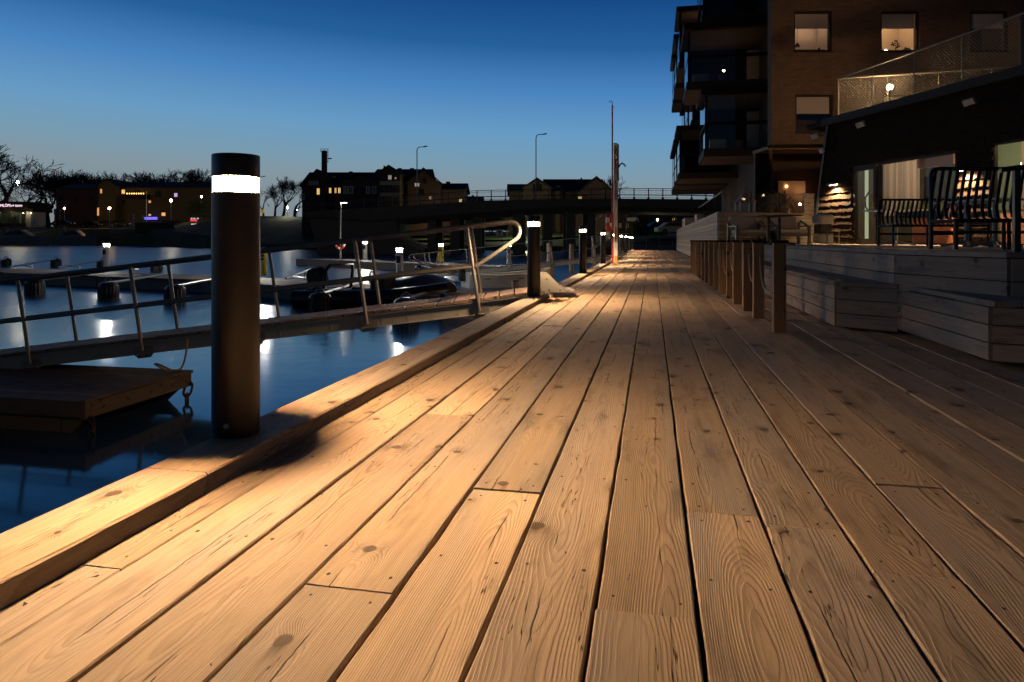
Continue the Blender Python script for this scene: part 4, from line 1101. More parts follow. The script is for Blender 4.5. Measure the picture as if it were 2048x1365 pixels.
# ---------------------------------------------------------------- brick apartment block with balconies
AD = 23.0; ao = PX(1543, AD)
ap = thing('apartment_block', 'brown brick apartment block with square windows and glazed balconies', 'building', (ao[0], ao[1], 0), TH)
s = AD / F
ax = lambda px: (px - 1543) * s
az_ = lambda py: zy(py, AD)
zb, ztp = az_(289), 14.5
wins = [(1588, 1664, 22, 103), (1762, 1839, 22, 103), (1940, 2018, 21.5, 103), (1591, 1667, 189, 266), (1766, 1842, 189, 266), (1943, 2020, 189, 266)]
def wall_with_holes(mb, x0, x1, z0, z1, holes, y0, y1):
    xs = sorted({x0, x1, *[h[0] for h in holes], *[h[1] for h in holes]}); 
    for a, c in zip(xs, xs[1:]):
        hs = sorted([(h[2], h[3]) for h in holes if h[0] <= a + 1e-6 and h[1] >= c - 1e-6]); z = z0
        for h in hs:
            if h[0] > z: mb.box(a, y0, z, c, y1, h[0])
            z = h[1]
        if z < z1: mb.box(a, y0, z, c, y1, z1)
    return mb
H_ = [(ax(a), ax(c), az_(e), az_(d)) for a, c, d, e in wins]
wall_with_holes(MB(), 0, ax(2300), zb, ztp, H_, 0, .35).build('wall', M['brick'], ap)
b = MB(); b.box(.02, 1.6, 0, ax(2300), 1.75, zb); b.build('ground_floor_panel', M['panel'], ap)
MB().box(0, .36, zb - .12, ax(2300), 1.8, zb - .002).build('soffit', M['soffit'], ap)
MB().prism([(0.05, .36), (1.83, 5.0), (1.95, 5.0), (.17, .36)], 0, ztp).build('side_wall', M['panel'], ap)
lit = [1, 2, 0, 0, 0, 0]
for i, (x0, x1, z0, z1) in enumerate(H_):
    b = MB(); f_ = .06
    b.box(x0, .06, z0, x0 + f_, .16, z1); b.box(x1 - f_, .06, z0, x1, .16, z1); b.box(x0 + f_, .06, z1 - f_, x1 - f_, .16, z1); b.box(x0 + f_, .06, z0, x1 - f_, .16, z0 + f_)
    b.box(x0 - .03, -.03, z0 - .04, x1 + .03, .055, z0)
    w_ = b.build('window', M['frame'], ap)
    MB().box(x0 + f_, .10, z0 + f_, x1 - f_, .11, z1 - f_).build('pane', M['glass'], w_)
    zc = z1 - (z1 - z0) * (.40 if i < 3 else .48)
    MB().box(x0 + f_, .20, zc, x1 - f_, .205, z1).build('blind', M['blind'], w_)
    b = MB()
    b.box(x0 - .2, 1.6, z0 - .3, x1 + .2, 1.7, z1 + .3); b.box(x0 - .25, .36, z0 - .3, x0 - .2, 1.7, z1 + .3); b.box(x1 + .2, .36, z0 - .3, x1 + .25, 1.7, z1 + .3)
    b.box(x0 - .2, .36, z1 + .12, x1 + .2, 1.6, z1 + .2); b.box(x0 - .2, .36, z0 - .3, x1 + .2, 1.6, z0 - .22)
    b.build('room', M['room'] if lit[i] else M['panel'], w_)  # unlit rooms get dark walls, their shade put into the colour
    if lit[i] == 1:
        lamp('room_light', ap, (x0 + .9, 1.0, z1 - .1), 7.5, (1, .68, .46), .1)
        c = MB(); xx = x0 + .36; c.tube([(xx, .6, z1), (xx, .6, zc - .36)], .006, 4); c.lathe([(.02, 0), (.085, -.10), (.09, -.14), (.0, -.13)], 12, (xx, .6, zc - .36)); c.build('pendant_lamp', M['blackm'], w_)
        b = MB(); b.box(x0 + .1, .3, z0, x1 - .1, .5, z0 + .14); b.box(x1 - .3, .35, z0 + .14, x1 - .25, .4, z0 + .22); b.build('sill_items', M['dark'], w_)
    elif lit[i] == 2:
        lamp('room_light', ap, (x0 + .8, .9, z1 - .0), 16, (1, .62, .32), .1)
        c = MB(); c.ball((x0 + .40, .45, z0 + .14), .045, 8); c.build('sill_lamp', emit('sill_bulb', (1, .66, .34), 160), w_)
        c = MB(); c.lathe([(.02, .05), (.22, -.03), (.2, -.05), (0, -.04)], 14, (x0 + .15, .7, zc - .04)); c.build('shade', M['blind'], w_)
        for (xx, hh, nn) in ((x0 + .70, .50, 26), (x0 + 1.08, .24, 16)):
            c = MB(); c.tube([(xx, .36, z0), (xx, .36, z0 + hh * .5)], .02, 5)
            for q in range(nn):
                a_, e_ = rnd.uniform(0, 6.28), rnd.uniform(.3, 1); r_ = hh * .45
                p = Vector((xx + r_ * e_ * math.cos(a_) * .8, .36 + rnd.uniform(-.05, .05), z0 + hh * .68 + r_ * .6 * e_ * math.sin(a_)))
                c.add([p + V(-.035, 0, 0), p + V(0, 0, -.025), p + V(.035, 0, 0), p + V(0, 0, .03)], [(0, 1, 2, 3)])
            c.lathe([(.04, 0), (.06, .1), (.02, .1)], 8, (xx, .36, z0)); c.build('window_plant', M['leafd'], w_)
# balconies stacked along the waterside
def balcony(Y, xo, z, h, dep_, xi, detail):
    t_ = ap
    q = lambda x, y, zz: (x, y, zz)
    iv = ap.matrix_basis.inverted()
    W = lambda mb: [None]
    def mk(): m_ = MB(); m_.M = iv; return m_
    b = mk(); b.box(xo - .05, Y - .05, z, xi, Y + dep_ + .05, z + .32); bl = b.build('balcony', M['panel'], t_)
    b = mk(); b.box(xo - .16, Y - .2, z + h - .26, xi, Y + dep_ + .15, z + h); b.build('canopy', M['frame'], bl)
    b = mk(); b.box(xo + .02, Y, z + h - .285, xi - .05, Y + dep_, z + h - .265); b.build('ceiling', M['soffit'], bl)
    b = mk(); b.box(xo + .0, Y, z - .02, xi - .05, Y + dep_, z - .002); b.build('soffit', M['soffit'], bl)
    b = mk()
    for yy in (Y, Y + dep_ - .08): b.box(xo, yy, z + .32, xo + .10, yy + .08, z + h - .285)
    b.box(xo, Y, z + 1.28, xi, Y + .06, z + 1.42); b.box(xo, Y + .08, z + 1.30, xo + .05, Y + dep_ - .08, z + 1.38)
    b.build('post_frame', M['frame'], bl)
    for (z0, z1) in ((z + .33, z + 1.28), (z + 1.42, z + h - .29)):
        b = mk(); b.box(xo + .01, Y + .09, z0, xo + .022, Y + dep_ - .09, z1); b.build('side_glass', M['glassb'], bl)
        b = mk(); b.box(xo + .11, Y + .02, z0, xi - .06, Y + .03, z1); b.build('front_glass', M['glass'], bl)
    b = mk(); b.box(xo + .1, Y + dep_ + .05, z + .3, xi, Y + dep_ + .1, z + h - .27); b.build('back_wall', M['wall_dark'], bl)
    if detail:
        b = mk(); b.box(xi - .62, Y + dep_ - .5, z + .33, xi - .06, Y + dep_ - .45, z + h - .5); b.build('door_leaf', M['room'], bl)
        b = mk()
        for k in range(5): xx = xo + .4 + k * .4; b.box(xx, Y + dep_, z + .4, xx + .03, Y + dep_ + .04, z + h - .4)
        b.build('window_bars', M['frame'], bl)
        b = mk(); b.lathe([(.14, 0), (.2, .34), (.17, .34)], 12, (xo + 1.45, Y + .5, z + .33)); b.build('flower_pot', M['terra'], bl)
        b = mk(); b.box(xo + .25, Y + .7, z + .33, xo + .9, Y + 1.2, z + .8); b.build('balcony_seat', M['blind'], bl)
x_in = c2w((1541 - 1024) / F * 28.0, 28.0)[0]
for fl, (xo, z, h) in enumerate(((2.14, 4.2, 2.78), (1.45, 6.98, 2.72), (2.05, 9.72, 2.75), (1.45, 12.5, 2.8))):
    balcony(29.2, xo, z, h, 3.2, x_in, fl < 2)
for Y in (39.4, 44.6, 49.4):
    for fl, (xo, z, h) in enumerate(((1.5, 4.2, 2.95), (2.2, 7.15, 3.25), (1.5, 10.4, 3.4))):
        balcony(Y, xo, z, h, 3.6, x_in + .6, False)
b = MB(); b.M = ap.matrix_basis.inverted(); b.box(x_in - .1, 29, 0, x_in + .25, 55, 14.5); b.build('waterside_wall', M['panel'], ap)
b = MB(); b.M = ap.matrix_basis.inverted(); b.ball((3.05, 30.9, zy(149, 30.3)), .05, 8); b.build('balcony_lamp', emit('balcony_bulb', (1, .62, .12), 40), ap)
b = MB(); b.M = ap.matrix_basis.inverted(); b.ball((2.65, 39.9, zy(52, 38.6)), .06, 8); b.build('balcony_lamp', emit('balcony_bulb2', (1, .55, .25), 30), ap)
lamp('porch_light', ap, (1.6, 1.2, az_(375)), 4, (1, .45, .18), .05)
b = MB(); b.box(ax(1592), 1.55, az_(425), ax(1650), 1.595, az_(354)); b.build('door', M['blind'], ap)
MB().ball((ax(1609), 1.5, az_(366)), .045, 8).build('porch_bulb', emit('porch_bulb_glow', (1, .42, .12), 14), ap)
# ---------------------------------------------------------------- rescue post at the edge of the boardwalk
x, y = GZ(1231, 528, 0); d = dep(x, y); k = d / F
t = thing('rescue_post', 'tall square white and red rescue post with curved arm on the boardwalk', 'post', (x, y, 0), TH)
hz = zy(287, d)
MB().box(-.055, -.055, .012, .055, .055, hz).build('shaft', M['white'], t)
MB().bbox(-.16, -.12, 0, .14, .12, .012, .003).build('base_plate', M['steel'], t)
for z0, z1 in ((zy(484, d), zy(454, d)), (zy(400, d), zy(362, d)), (zy(348, d), zy(318, d)), (zy(310, d), zy(292, d))):
    MB().box(-.02, -.0585, z0, .02, -.0555, z1).build('red_stripe', M['red'], t)
MB().box(-.04, -.059, .02, .045, -.0555, .25).build('yellow_panel', M['yellow'], t)
MB().box(.055, -.05, zy(362, d), .10, .05, zy(289, d)).build('upper_sleeve', M['wall_dark'], t)
MB().box(.0555, -.03, .1, .075, .03, zy(365, d)).build('side_rail', M['steel'], t)
MB().tube([(.1, 0, zy(335, d)), (.15, 0, zy(329, d)), (.2, 0, zy(327, d)), (.27, 0, zy(329, d)), (.32, 0, zy(334, d))], .025, 8).build('curved_arm', M['steel'], t, smooth=True)
bh = thing('boat_hook', 'long thin red boat hook standing against the rescue post', 'hook', (x - .10 * CT, y - .10 * ST, .012), TH)
b = MB(); b.tube([(0, 0, 0), (0, 0, zy(211, d) - .012)], .024, 8); b.build('pole', M['red'], bh, smooth=True)
z1 = zy(211, d) - .012
MB().tube([(0, 0, z1), (0, 0, z1 + .08), (-.03, 0, z1 + .14), (-.07, 0, z1 + .13), (-.09, 0, z1 + .06)], .012, 6).build('hook', M['steel'], bh, smooth=True)
MB().tube([(0, 0, z1), (.04, 0, z1 - .08)], .01, 6).build('spike', M['steel'], bh, smooth=True)
buoy('red and white lifebuoy hung edge on beside the rescue post', (x - .22 * CT, y - .22 * ST - .0, zy(446, d)), .27, .065, TH + PI / 2 - .25)
q = thing('rescue_bag', 'pale throw line bag hanging under the rescue lifebuoy', 'bag', (x - .22 * CT, y - .22 * ST, zy(478, d)))
MB().lathe([(.03, 0), (.06, .04), (.06, .2), (.03, .24)], 10).build('bag', M['cover'], q, smooth=True)
MB().tube([(0, 0, .24), (0.01, 0, .34)], .008, 5).build('cord', M['rope'], q)
# ---------------------------------------------------------------- bare trees
def grow(b_tr, b_tw, p, d, L, r, lev, R, spread, n_side=3):
    q = p; pts = [Vector(p)]; dv = Vector(d)
    for k in range(3):
        dv = (dv + Vector((R.uniform(-.16, .16), R.uniform(-.16, .16), R.uniform(-.06, .12)))).normalized()
        q = q + dv * (L / 3); pts.append(q.copy())
    r1 = r * .62
    (b_tr if lev < 2 else b_tw).tube(pts, r, 5 if lev < 2 else 3, r1=r1, caps=False)
    if lev >= 6: return
    r1 = max(r1, .03)
    n = R.choice((2, 3, 3)) if lev < 3 else 3
    for k in range(n):
        s = R.uniform(.45, 1.) if k else 1.
        o = pts[0].lerp(pts[-1], s) if s < 1 else pts[-1]
        a = R.uniform(0, 2 * PI); e = R.uniform(.3, .85) * spread
        ax_ = dv.orthogonal().normalized(); ax_ = Matrix.Rotation(a, 3, dv) @ ax_
        nd = (dv * math.cos(e) + ax_ * math.sin(e)).normalized(); nd.z += .10
        grow(b_tr, b_tw, o, nd.normalized(), L * R.uniform(.66, .84), r1 * R.uniform(.7, .95), lev + 1, R, spread)
def bare_tree(h, seed, spread=1.):
    R = random.Random(seed)
    t = thing('bare_tree', '', 'tree', (0, 0, 0), 0, 'bare trees on the far banks')
    a, c = MB(), MB(); grow(a, c, Vector((0, 0, -.3)), Vector((0, 0, 1)), h * .27, h * .03, 0, R, spread)
    tr = a.build('trunk', M['bark'], t); c.build('crown', M['twig'], t)
    t['h'] = max(v.co.z for v in t.children[1].data.vertices) if t.children[1].name.startswith('crown') else max(v.co.z for v in t.children[0].data.vertices)
    return t
protos = [bare_tree(10, 3, 1.05), bare_tree(10, 11, 1.2), bare_tree(10, 23, .95), bare_tree(10, 31, 1.1)]
used_ = [False] * 4
ti = 0
def tree(px, d, top_py, label, k=None, base=None, wide=1.):
    global ti
    x, y = PX(px, d); zb_ = ground_z(px, d) - .2 if base is None else base
    h = zy(top_py, d) - zb_
    k = ti % 4 if k is None else k; ti += 1
    s = h / protos[k]['h']
    if not used_[k]:
        used_[k] = True; o = protos[k]; o.location = (x, y, zb_); o['label'] = label
    else: o = dup(protos[k], (x, y, zb_), rnd.uniform(0, 6.28), label)
    o.scale = (s * wide, s * wide, s); return o
tree(8, 165, 283, 'tallest bare spreading tree, cut by the left edge of the picture', 1, wide=1.25)
tree(-14, 168, 290, 'bare tree at the very left edge beside the tallest one', 3, wide=1.2)
tree(50, 176, 326, 'bare tree leaning on the right side of the tallest tree', 0)
row = [(78, 346), (96, 342), (113, 346), (130, 342), (150, 339), (168, 341), (188, 340), (207, 343), (226, 343), (246, 345), (266, 343), (284, 346), (303, 346), (322, 347), (344, 336), (368, 333), (392, 337), (410, 342)]
nm_ = ['first', 'second', 'third', 'fourth', 'fifth', 'sixth', 'seventh', 'eighth', 'ninth', 'tenth', 'eleventh', 'twelfth', 'thirteenth', 'fourteenth', 'fifteenth', 'sixteenth', 'seventeenth', 'eighteenth']
for i, (px, ty) in enumerate(row):
    tree(px, 205 + (i * 7) % 22, ty, nm_[i] + ' bare tree counted from the left in the long row on the skyline', wide=1.45)
for px, ty, lab in ((527, 372, 'leftmost bare tree right of the nearest bollard'), (548, 358, 'second bare tree right of the nearest bollard'), (566, 352, 'tallest bare tree between the bollard and the red brick houses'), (588, 360, 'bare tree touching the left end of the red brick houses')):
    tree(px, 150, ty, lab, wide=1.1)
tree(1205, 150, 348, 'bare tree behind the roofs, left of the rescue post', 2)
for px, d, ty, lab in ((846, 112, 424, 'thin bare tree on the lawn between the first bridge columns'), (877, 110, 420, 'bare tree on the lawn beside the second bridge column'), (930, 108, 414, 'bare tree on the lawn behind the third bridge column'),
                       (985, 112, 418, 'bare tree on the lawn left of the gangway handrail loop'), (1012, 106, 412, 'thick bare tree on the lawn by the white notice board'), (1192, 100, 410, 'big bare tree under the bridge left of the rescue post'), (1208, 112, 415, 'forked bare tree under the bridge behind the lifebuoy')):
    tree(px, d, ty, lab, 0 if px % 2 else 2)
def shrub(px, d, w, top, base_py, mat, label, cat='shrub', n=420, leafs=.16):
    x, y = PX(px, d); zb_ = zy(base_py, d); h = zy(top, d) - zb_; W = w * d / F / 2
    t = thing('leafy_shrub', label, cat, (x, y, zb_ - .2)); b = MB()
    for k in range(n):
        a, e, r = rnd.uniform(0, 6.28), rnd.uniform(-.9, 1.), rnd.random() ** .45
        q = math.sqrt(max(0, 1 - e * e)); wob = 1 + .25 * math.sin(3 * a + e * 4)
        p = Vector((W * r * q * math.cos(a) * wob, W * r * q * math.sin(a) * wob, h * .55 + h * .5 * e * r)); s = leafs * rnd.uniform(.6, 1.4)
        u = Vector((rnd.uniform(-1, 1), rnd.uniform(-1, 1), rnd.uniform(-1, 1))).normalized(); v = u.orthogonal().normalized()
        b.add([p - u * s, p - v * s * .5, p + u * s, p + v * s * .5], [(0, 1, 2, 3)])
    b.build('crown', M[mat], t)
    b = MB()
    for k in range(5): b.tube([(0, 0, 0), (rnd.uniform(-.4, .4) * W, rnd.uniform(-.4, .4) * W, h * .7)], .04, 4, r1=.015)
    b.build('stems', M['bark'], t)
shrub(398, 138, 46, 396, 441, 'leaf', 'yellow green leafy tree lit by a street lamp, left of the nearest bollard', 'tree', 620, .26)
shrub(345, 140, 40, 438, 452, 'leafd', 'low dark hedge clump under the bright street lamp at left', n=260)
shrub(1284, 88, 46, 432, 500, 'leafd', 'big dark round bush under the bridge right of the rescue post', n=700, leafs=.2)
shrub(1366, 92, 44, 418, 470, 'leafd', 'leafy dark tree under the bridge by the planter wall', 'tree', 520, .22)
shrub(1320, 90, 36, 458, 482, 'leafd', 'low dark bush in front of the parked car under the bridge', n=300)
# ---------------------------------------------------------------- bridge
BD = 74.
bo = PX(1250, BD)
br = thing('road_bridge', 'long dark concrete road bridge on columns crossing over the harbour', 'bridge', (bo[0], bo[1], 0), TH - .02)
bs = BD / F
def bx(px): return (px - 1250) * bs
prof = [(608, 424.5, 436), (640, 422, 435), (748, 415, 441), (850, 409, 432), (958, 402, 425), (1070, 400, 416), (1140, 398.5, 414), (1234, 398, 414), (1398, 399.5, 417), (1560, 404, 422), (1750, 412, 430)]
def py_at(px, c):
    for a, q in zip(prof, prof[1:]):
        if px <= q[0]: return a[c] + (q[c] - a[c]) * (px - a[0]) / (q[0] - a[0])
    return prof[-1][c]
b = MB(); vs_ = []
for px, t_, u_ in prof:
    zt_, zu = zy(t_, BD), zy(u_, BD)
    vs_ += [(bx(px), -.4, zt_), (bx(px), 0, zu), (bx(px), .8, zu - .45), (bx(px), 9, zu - .45), (bx(px), 10, zu), (bx(px), 10.4, zt_)]
n = 6
b.add(vs_, [(i * n + j, (i + 1) * n + j, (i + 1) * n + (j + 1) % n, i * n + (j + 1) % n) for i in range(len(prof) - 1) for j in range(n)] + [tuple(range(n)), tuple(range((len(prof) - 1) * n, len(prof) * n))[::-1]])
b.build('deck', M['concd'], br)
zwb = -1.9
for px, w in ((858, 17), (906, 19), (951, 18), (1038, 26), (1097, 18), (1144, 19), (1186, 16)):
    for y in (1.6, 7.6):
        zz = zy(py_at(px, 2), BD) - .3
        MB().box(bx(px) - w * bs / 2, y, zwb, bx(px) + w * bs / 2, y + .9, zz).build('column', M['concd'], br)
b = MB(); zz = lambda py: zy(py, BD)
poly = [(bx(612), zz(434)), (bx(788), zz(436)), (bx(788), zz(474)), (bx(804), zz(482)), (bx(836), zz(500)), (bx(836), zwb), (bx(634), zwb), (bx(628), zz(500))]
b.extr(poly, 'y', .3, 9.5); b.build('abutment', M['concd'], br)
ab = PX(1452, 62); MB().box(bx(1452), .5, -1, bx(1900), 9.5, zz(425)).build('end_abutment', M['concd'], br)
MBv = MB(); rails = MB(); posts_ = []
for hh, r in ((1.12, .035), (.95, .022), (.42, .04), (.12, .022)):
    rails.tube([(bx(p[0]), -.2, zy(p[1], BD) + hh) for p in prof], r, 5)
rails.build('railing_bars', M['blackm'], br)
px = 614
while px < 1740:
    z0 = zy(py_at(px, 1), BD); MBv.box(bx(px) - .009, -.21, z0 + .12, bx(px) + .009, -.19, z0 + .95); px += 2.45
MBv.build('railing_balusters', M['blackm'], br)
px = 612
while px < 1740:
    z0 = zy(py_at(px, 1), BD); b = MB(); b.box(bx(px) - .05, -.26, z0 - .1, bx(px) + .05, -.14, z0 + 1.14); b.box(bx(px) - .11, -.32, z0 - .05, bx(px) + .11, -.1, z0 + .16)
    b.build('railing_post', M['blackm'], br); px += 28.5
b = MB()
for hh in (1.1, .6): b.tube([(bx(p[0]), 10., zy(p[1], BD) + hh) for p in prof], .04, 5)
b.build('far_railing', M['steel'], br)
MB().add([(bx(p[0]), y, zy(p[1], BD) + .012) for p in prof for y in (.9, 9.2)], [(2 * i, 2 * i + 2, 2 * i + 3, 2 * i + 1) for i in range(len(prof) - 1)]).build('roadway', M['conc'], br)
def mast(px, d, base, top, hx, hy, label, mat='steel'):
    x, y = PX(px, d); s = d / F
    t = thing('street_lamp', label, 'street lamp', (x, y, zy(base, d)), TH, 'street lamps')
    H = (base - top) * s; r = .07
    MB().tube([(0, 0, 0), (0, 0, H * .3), (0, 0, H - 8 * s), (1 * s, 0, H - 3 * s), (4 * s, 0, H - .8 * s), ((hx - px) * s, 0, (base - hy) * s)], r, 6, r1=.045).build('mast', M[mat], t, smooth=True)
    b = MB(); X, Z = (hx - px) * s, (base - hy) * s; b.M = Matrix.Translation((X, 0, Z)) @ Matrix.Rotation(-.2, 4, 'Y'); b.bbox(-.1, -.14, -.06, 7 * s, .14, .06, .04); b.build('lamp_head', M['blackm'], t)
mast(1072, 78, 400, 269, 1087, 269, 'tall unlit curved street lamp on the bridge, right of its middle')
mast(834, 80, 412, 294, 848, 294, 'tall unlit curved street lamp on the bridge in front of the red brick houses')
mast(511, 125, 440, 353, 524, 354, 'unlit curved street lamp just right of the nearest bollard')
# warning sign on the bridge
x, y = PX(1209, 80); s = 80 / F
t = thing('warning_sign', 'yellow triangular warning sign with plate below on the bridge', 'sign', (x, y, zy(399, 80)), TH)
MB().tube([(0, 0, 0), (0, 0, 40 * s)], .04, 6).build('pole', M['white'], t)
z = 26 * s
MB().extr([(-5 * s, z), (5 * s, z), (0, z + 13 * s)], 'y', -.05, -.02).build('triangle', M['red'], t)
MB().extr([(-3.9 * s, z + .7 * s), (3.9 * s, z + .7 * s), (0, z + 11 * s)], 'y', -.056, -.051).build('yellow_field', M['yellow'], t)
b = MB(); b.box(-.09, -.06, z + 2 * s, .0, -.057, z + 5 * s); b.box(.03, -.06, z + 2 * s, .12, -.057, z + 4.2 * s); b.ball((-.03, -.062, z + 6 * s), .06, 6); b.build('pictogram', M['black'], t)
MB().box(-4.4 * s, -.05, z - 5 * s, 4.4 * s, -.02, z - .6 * s).build('plate', M['yellow'], t)
b = MB(); b.box(-3 * s, -.056, z - 3.4 * s, 3 * s, -.051, z - 2.2 * s); b.build('plate_mark', M['black'], t)
# car lights passing over the bridge: a parked pale hatchback, low behind the railing
def car(px, d, base_py, label, mat='carp', L=4.3, rz=0., glow=None):
    x, y = PX(px, d)
    t = thing('parked_car', label, 'car', (x, y, zy(base_py, d)), TH + rz, 'cars parked on the far side')
    pr = [(-L / 2, .35), (-L / 2 + .05, .75), (-L / 2 + .5, .85), (-L * .22, 1.38), (L * .14, 1.42), (L * .30, .92), (L / 2 - .1, .75), (L / 2, .45), (L / 2 - .05, .25), (-L / 2 + .05, .25)]
    MB().extr(pr, 'y', -.82, .82).build('body', M[mat], t)
    MB().extr([(-L * .36, .90), (-L * .2, 1.32), (L * .12, 1.35), (L * .25, .95)], 'y', -.83, .83).build('windows', M['glassd'], t)
    for sx in (-.30, .31):
        for sy in (-.74, .74):
            b = MB(); b.M = Matrix.Translation((sx * L, sy, .31)) @ Matrix.Rotation(PI / 2, 4, 'X'); b.lathe([(.31, -.1), (.31, .1)], 14); w = b.build('wheel', M['rubber'], t)
            b = MB(); b.M = Matrix.Translation((sx * L, sy * 1.0, .31)) @ Matrix.Rotation(PI / 2, 4, 'X'); b.lathe([(.18, -.11), (.18, .11)], 10); b.build('rim', M['steel'], w)
    for sy in (-.6, .6): MB().cbox(L / 2 - .02, sy, .66, .1, .3, .14).build('headlight', M['white'] if glow is None else glow, t)
    return t
car(125, 152, 453, 'dark parked hatchback nearest the lit kiosk on the left bank', L=4.6)
car(182, 154, 455, 'dark parked car, second from the kiosk on the left bank')
car(212, 158, 454, 'dark parked car by the orange street lamp on the left bank', rz=.4)
car(240, 160, 453, 'dark parked car right of the orange street lamp', rz=.2)
car(350, 150, 456, 'dark parked car left of the red lit shop panel', rz=.3)
car(1346, 84, 468, 'pale roofed parked car under the bridge beside the planter wall', mat='white', rz=.1)
car(1318, 92, 466, 'dark parked car behind the bush under the bridge', rz=.2)
# ---------------------------------------------------------------- houses
def gable(parent, w_, r_, x0, x1, ze, zr, zb_, y0, y1, front=True, ov=.35):
    w_.box(x0, y0, zb_, x1, y1, ze)
    if front:
        xm = (x0 + x1) / 2
        w_.extr([(x0, ze), (x1, ze), (xm, zr - .2)], 'y', y0, y1)
        for sg in (-1, 1):
            xe = xm + sg * ((x1 - x0) / 2 + ov); zl_ = ze - ov * (zr - ze) / ((x1 - x0) / 2)
            r_.extr([(xm, zr), (xe, zl_), (xe, zl_ + .18), (xm, zr + .2)], 'y', y0 - ov, y1 + ov)
    else:
        ym = (y0 + y1) / 2
        w_.extr([(y0, ze), (y1, ze), (ym, zr - .2)], 'x', x0, x1)
        for sg in (-1, 1):
            ye = ym + sg * ((y1 - y0) / 2 + ov); zl_ = ze - ov * (zr - ze) / ((y1 - y0) / 2)
            r_.extr([(ym, zr), (ye, zl_), (ye, zl_ + .18), (ym, zr + .2)], 'x', x0 - ov, x1 + ov)
def house(name, label, px0, d, rz=0.):
    x, y = PX(px0, d)
    t = thing(name, label, 'house', (x, y, 0), TH + rz); s = d / F
    X = lambda px: (px - px0) * s
    Z = lambda py: zy(py, d)
    return t, X, Z, s
WL = {}
def glow_mat(c, st):
    k = (c, st)
    if k not in WL: WL[k] = emit('glow_surface_%d' % len(WL), c, st)
    return WL[k]
def windows(t, X, Z, lst, y):
    for (a, c, e, f, kind) in lst:
        b = MB(); x0, x1, z0, z1 = X(a), X(c), Z(f), Z(e); u = .09
        b.box(x0 - u, y - .08, z0 - u, x0, y + .02, z1 + u); b.box(x1, y - .08, z0 - u, x1 + u, y + .02, z1 + u); b.box(x0, y - .08, z1, x1, y + .02, z1 + u); b.box(x0, y - .08, z0 - u, x1, y + .02, z0)
        xm = (x0 + x1) / 2; b.box(xm - .03, y - .07, z0, xm + .03, y + .01, z1)
        w_ = b.build('window', M['white'] if kind != 'd' else M['frame'], t)
        m_ = M['glassd'] if kind in 'dw' else glow_mat(*{'y': ((1, .62, .20), 1.1), 'o': ((1, .42, .10), 1.3), 'p': ((.9, .75, .6), .35), 'b': ((.25, .2, 1.), 1.2), 'v': ((.8, .5, 1), .9)}[kind])
        if kind in 'dw': MB().box(x0, y - .012, z0, x1, y - .004, z1).build('pane', M['cowl'], w_)
        else: MB().box(x0, y - .03, z0, x1, y - .02, z1).build('pane', m_, w_)
HD = 104.
t, X, Z, s = house('apartment_house', 'row of red brick houses with steep dark gables behind the bridge', 760, HD)
w_, r_ = MB(), MB(); zb_ = 1.5
gable(t, w_, r_, X(612), X(668), Z(372), Z(343), zb_, -1.5, 8, True)
gable(t, w_, r_, X(604), X(760), Z(372), Z(341), zb_, 0, 10, False)
gable(t, w_, r_, X(690), X(765), Z(366), Z(352), zb_, -2.5, 4, True)
gable(t, w_, r_, X(740), X(850), Z(358), Z(331), zb_, 1, 14, False)
gable(t, w_, r_, X(764), X(806), Z(351), Z(337), zb_, -3, 6, True)
gable(t, w_, r_, X(815), X(880), Z(366), Z(338), zb_, 0, 11, True)
gable(t, w_, r_, X(876), X(926), Z(378), Z(362), zb_, 2, 12, False)
w_.build('wall', M['wall_red'], t); rf = r_.build('roof', M['roof'], t)
for px, a, c, w in ((685, 338, 345, 7), (757, 326, 340, 3), (786, 331, 340, 8), (812, 331, 340, 8), (887, 359, 366, 8)):
    MB().box(X(px), 4, Z(c + 6), X(px + w), 4 + w * s, Z(a)).build('chimney', M['wall_red'], rf)
b = MB(); b.box(X(651), -2.2, zb_, X(660), -1.52, Z(306)); b.build('brick_stack', M['wall_red'], t)
b = MB()
for x0 in (650, 657, 664): b.box(X(x0) - .03, -2.3, Z(302.5), X(x0) + .03, -2.24, Z(309) if x0 < 660 else Z(329))
for y0 in (302.5, 306): b.box(X(650), -2.3, Z(y0) - .03, X(665), -2.24, Z(y0) + .03)
for y0 in (310, 315, 321, 327): b.box(X(661), -2.3, Z(y0) - .03, X(665), -2.24, Z(y0) + .03)
b.box(X(664), -2.3, Z(322), X(671), -2.1, Z(320)); b.build('ladder_frame', M['blackm'], t)
for a, c, e, f in ((664, 672, 353, 356), (700, 708, 352, 355), (718, 726, 351, 354)):
    b = MB(); b.box(X(a), -.3, Z(f), X(c), .3, Z(e)); 
    b.build('skylight', M['glassb'], rf)
b = MB()
for a, c, e, f in ((630, 648, 366, 374), (768, 808, 366, 374), (768, 808, 389, 397)): b.box(X(a), -3.4, Z(f), X(c), -3.1, Z(e))
b.build('balcony_front', M['wall_pale'], t)
windows(t, X, Z, [(640, 645, 379, 391, 'y'), (664, 668, 378, 388, 'y'), (675, 678, 378, 388, 'y'), (682, 686, 378, 388, 'y'), (610, 614, 391, 400, 'w')], -1.55)
windows(t, X, Z, [(697, 702, 377, 389, 'w'), (706, 713, 377, 389, 'w'), (725, 730, 377, 389, 'd'), (741, 746, 377, 389, 'w'), (752, 758, 377, 389, 'w')], -2.55)
windows(t, X, Z, [(771, 782, 355, 363, 'd'), (784, 790, 355, 363, 'p'), (797, 799, 359, 362, 'o'), (772, 790, 377, 388, 'd'), (792, 800, 366, 372, 'd')], -3.05)
windows(t, X, Z, [(830, 838, 367, 373, 'p'), (848, 852, 360, 366, 'd'), (859, 862, 394, 398, 'p'), (841, 847, 381, 389, 'd')], -.05)
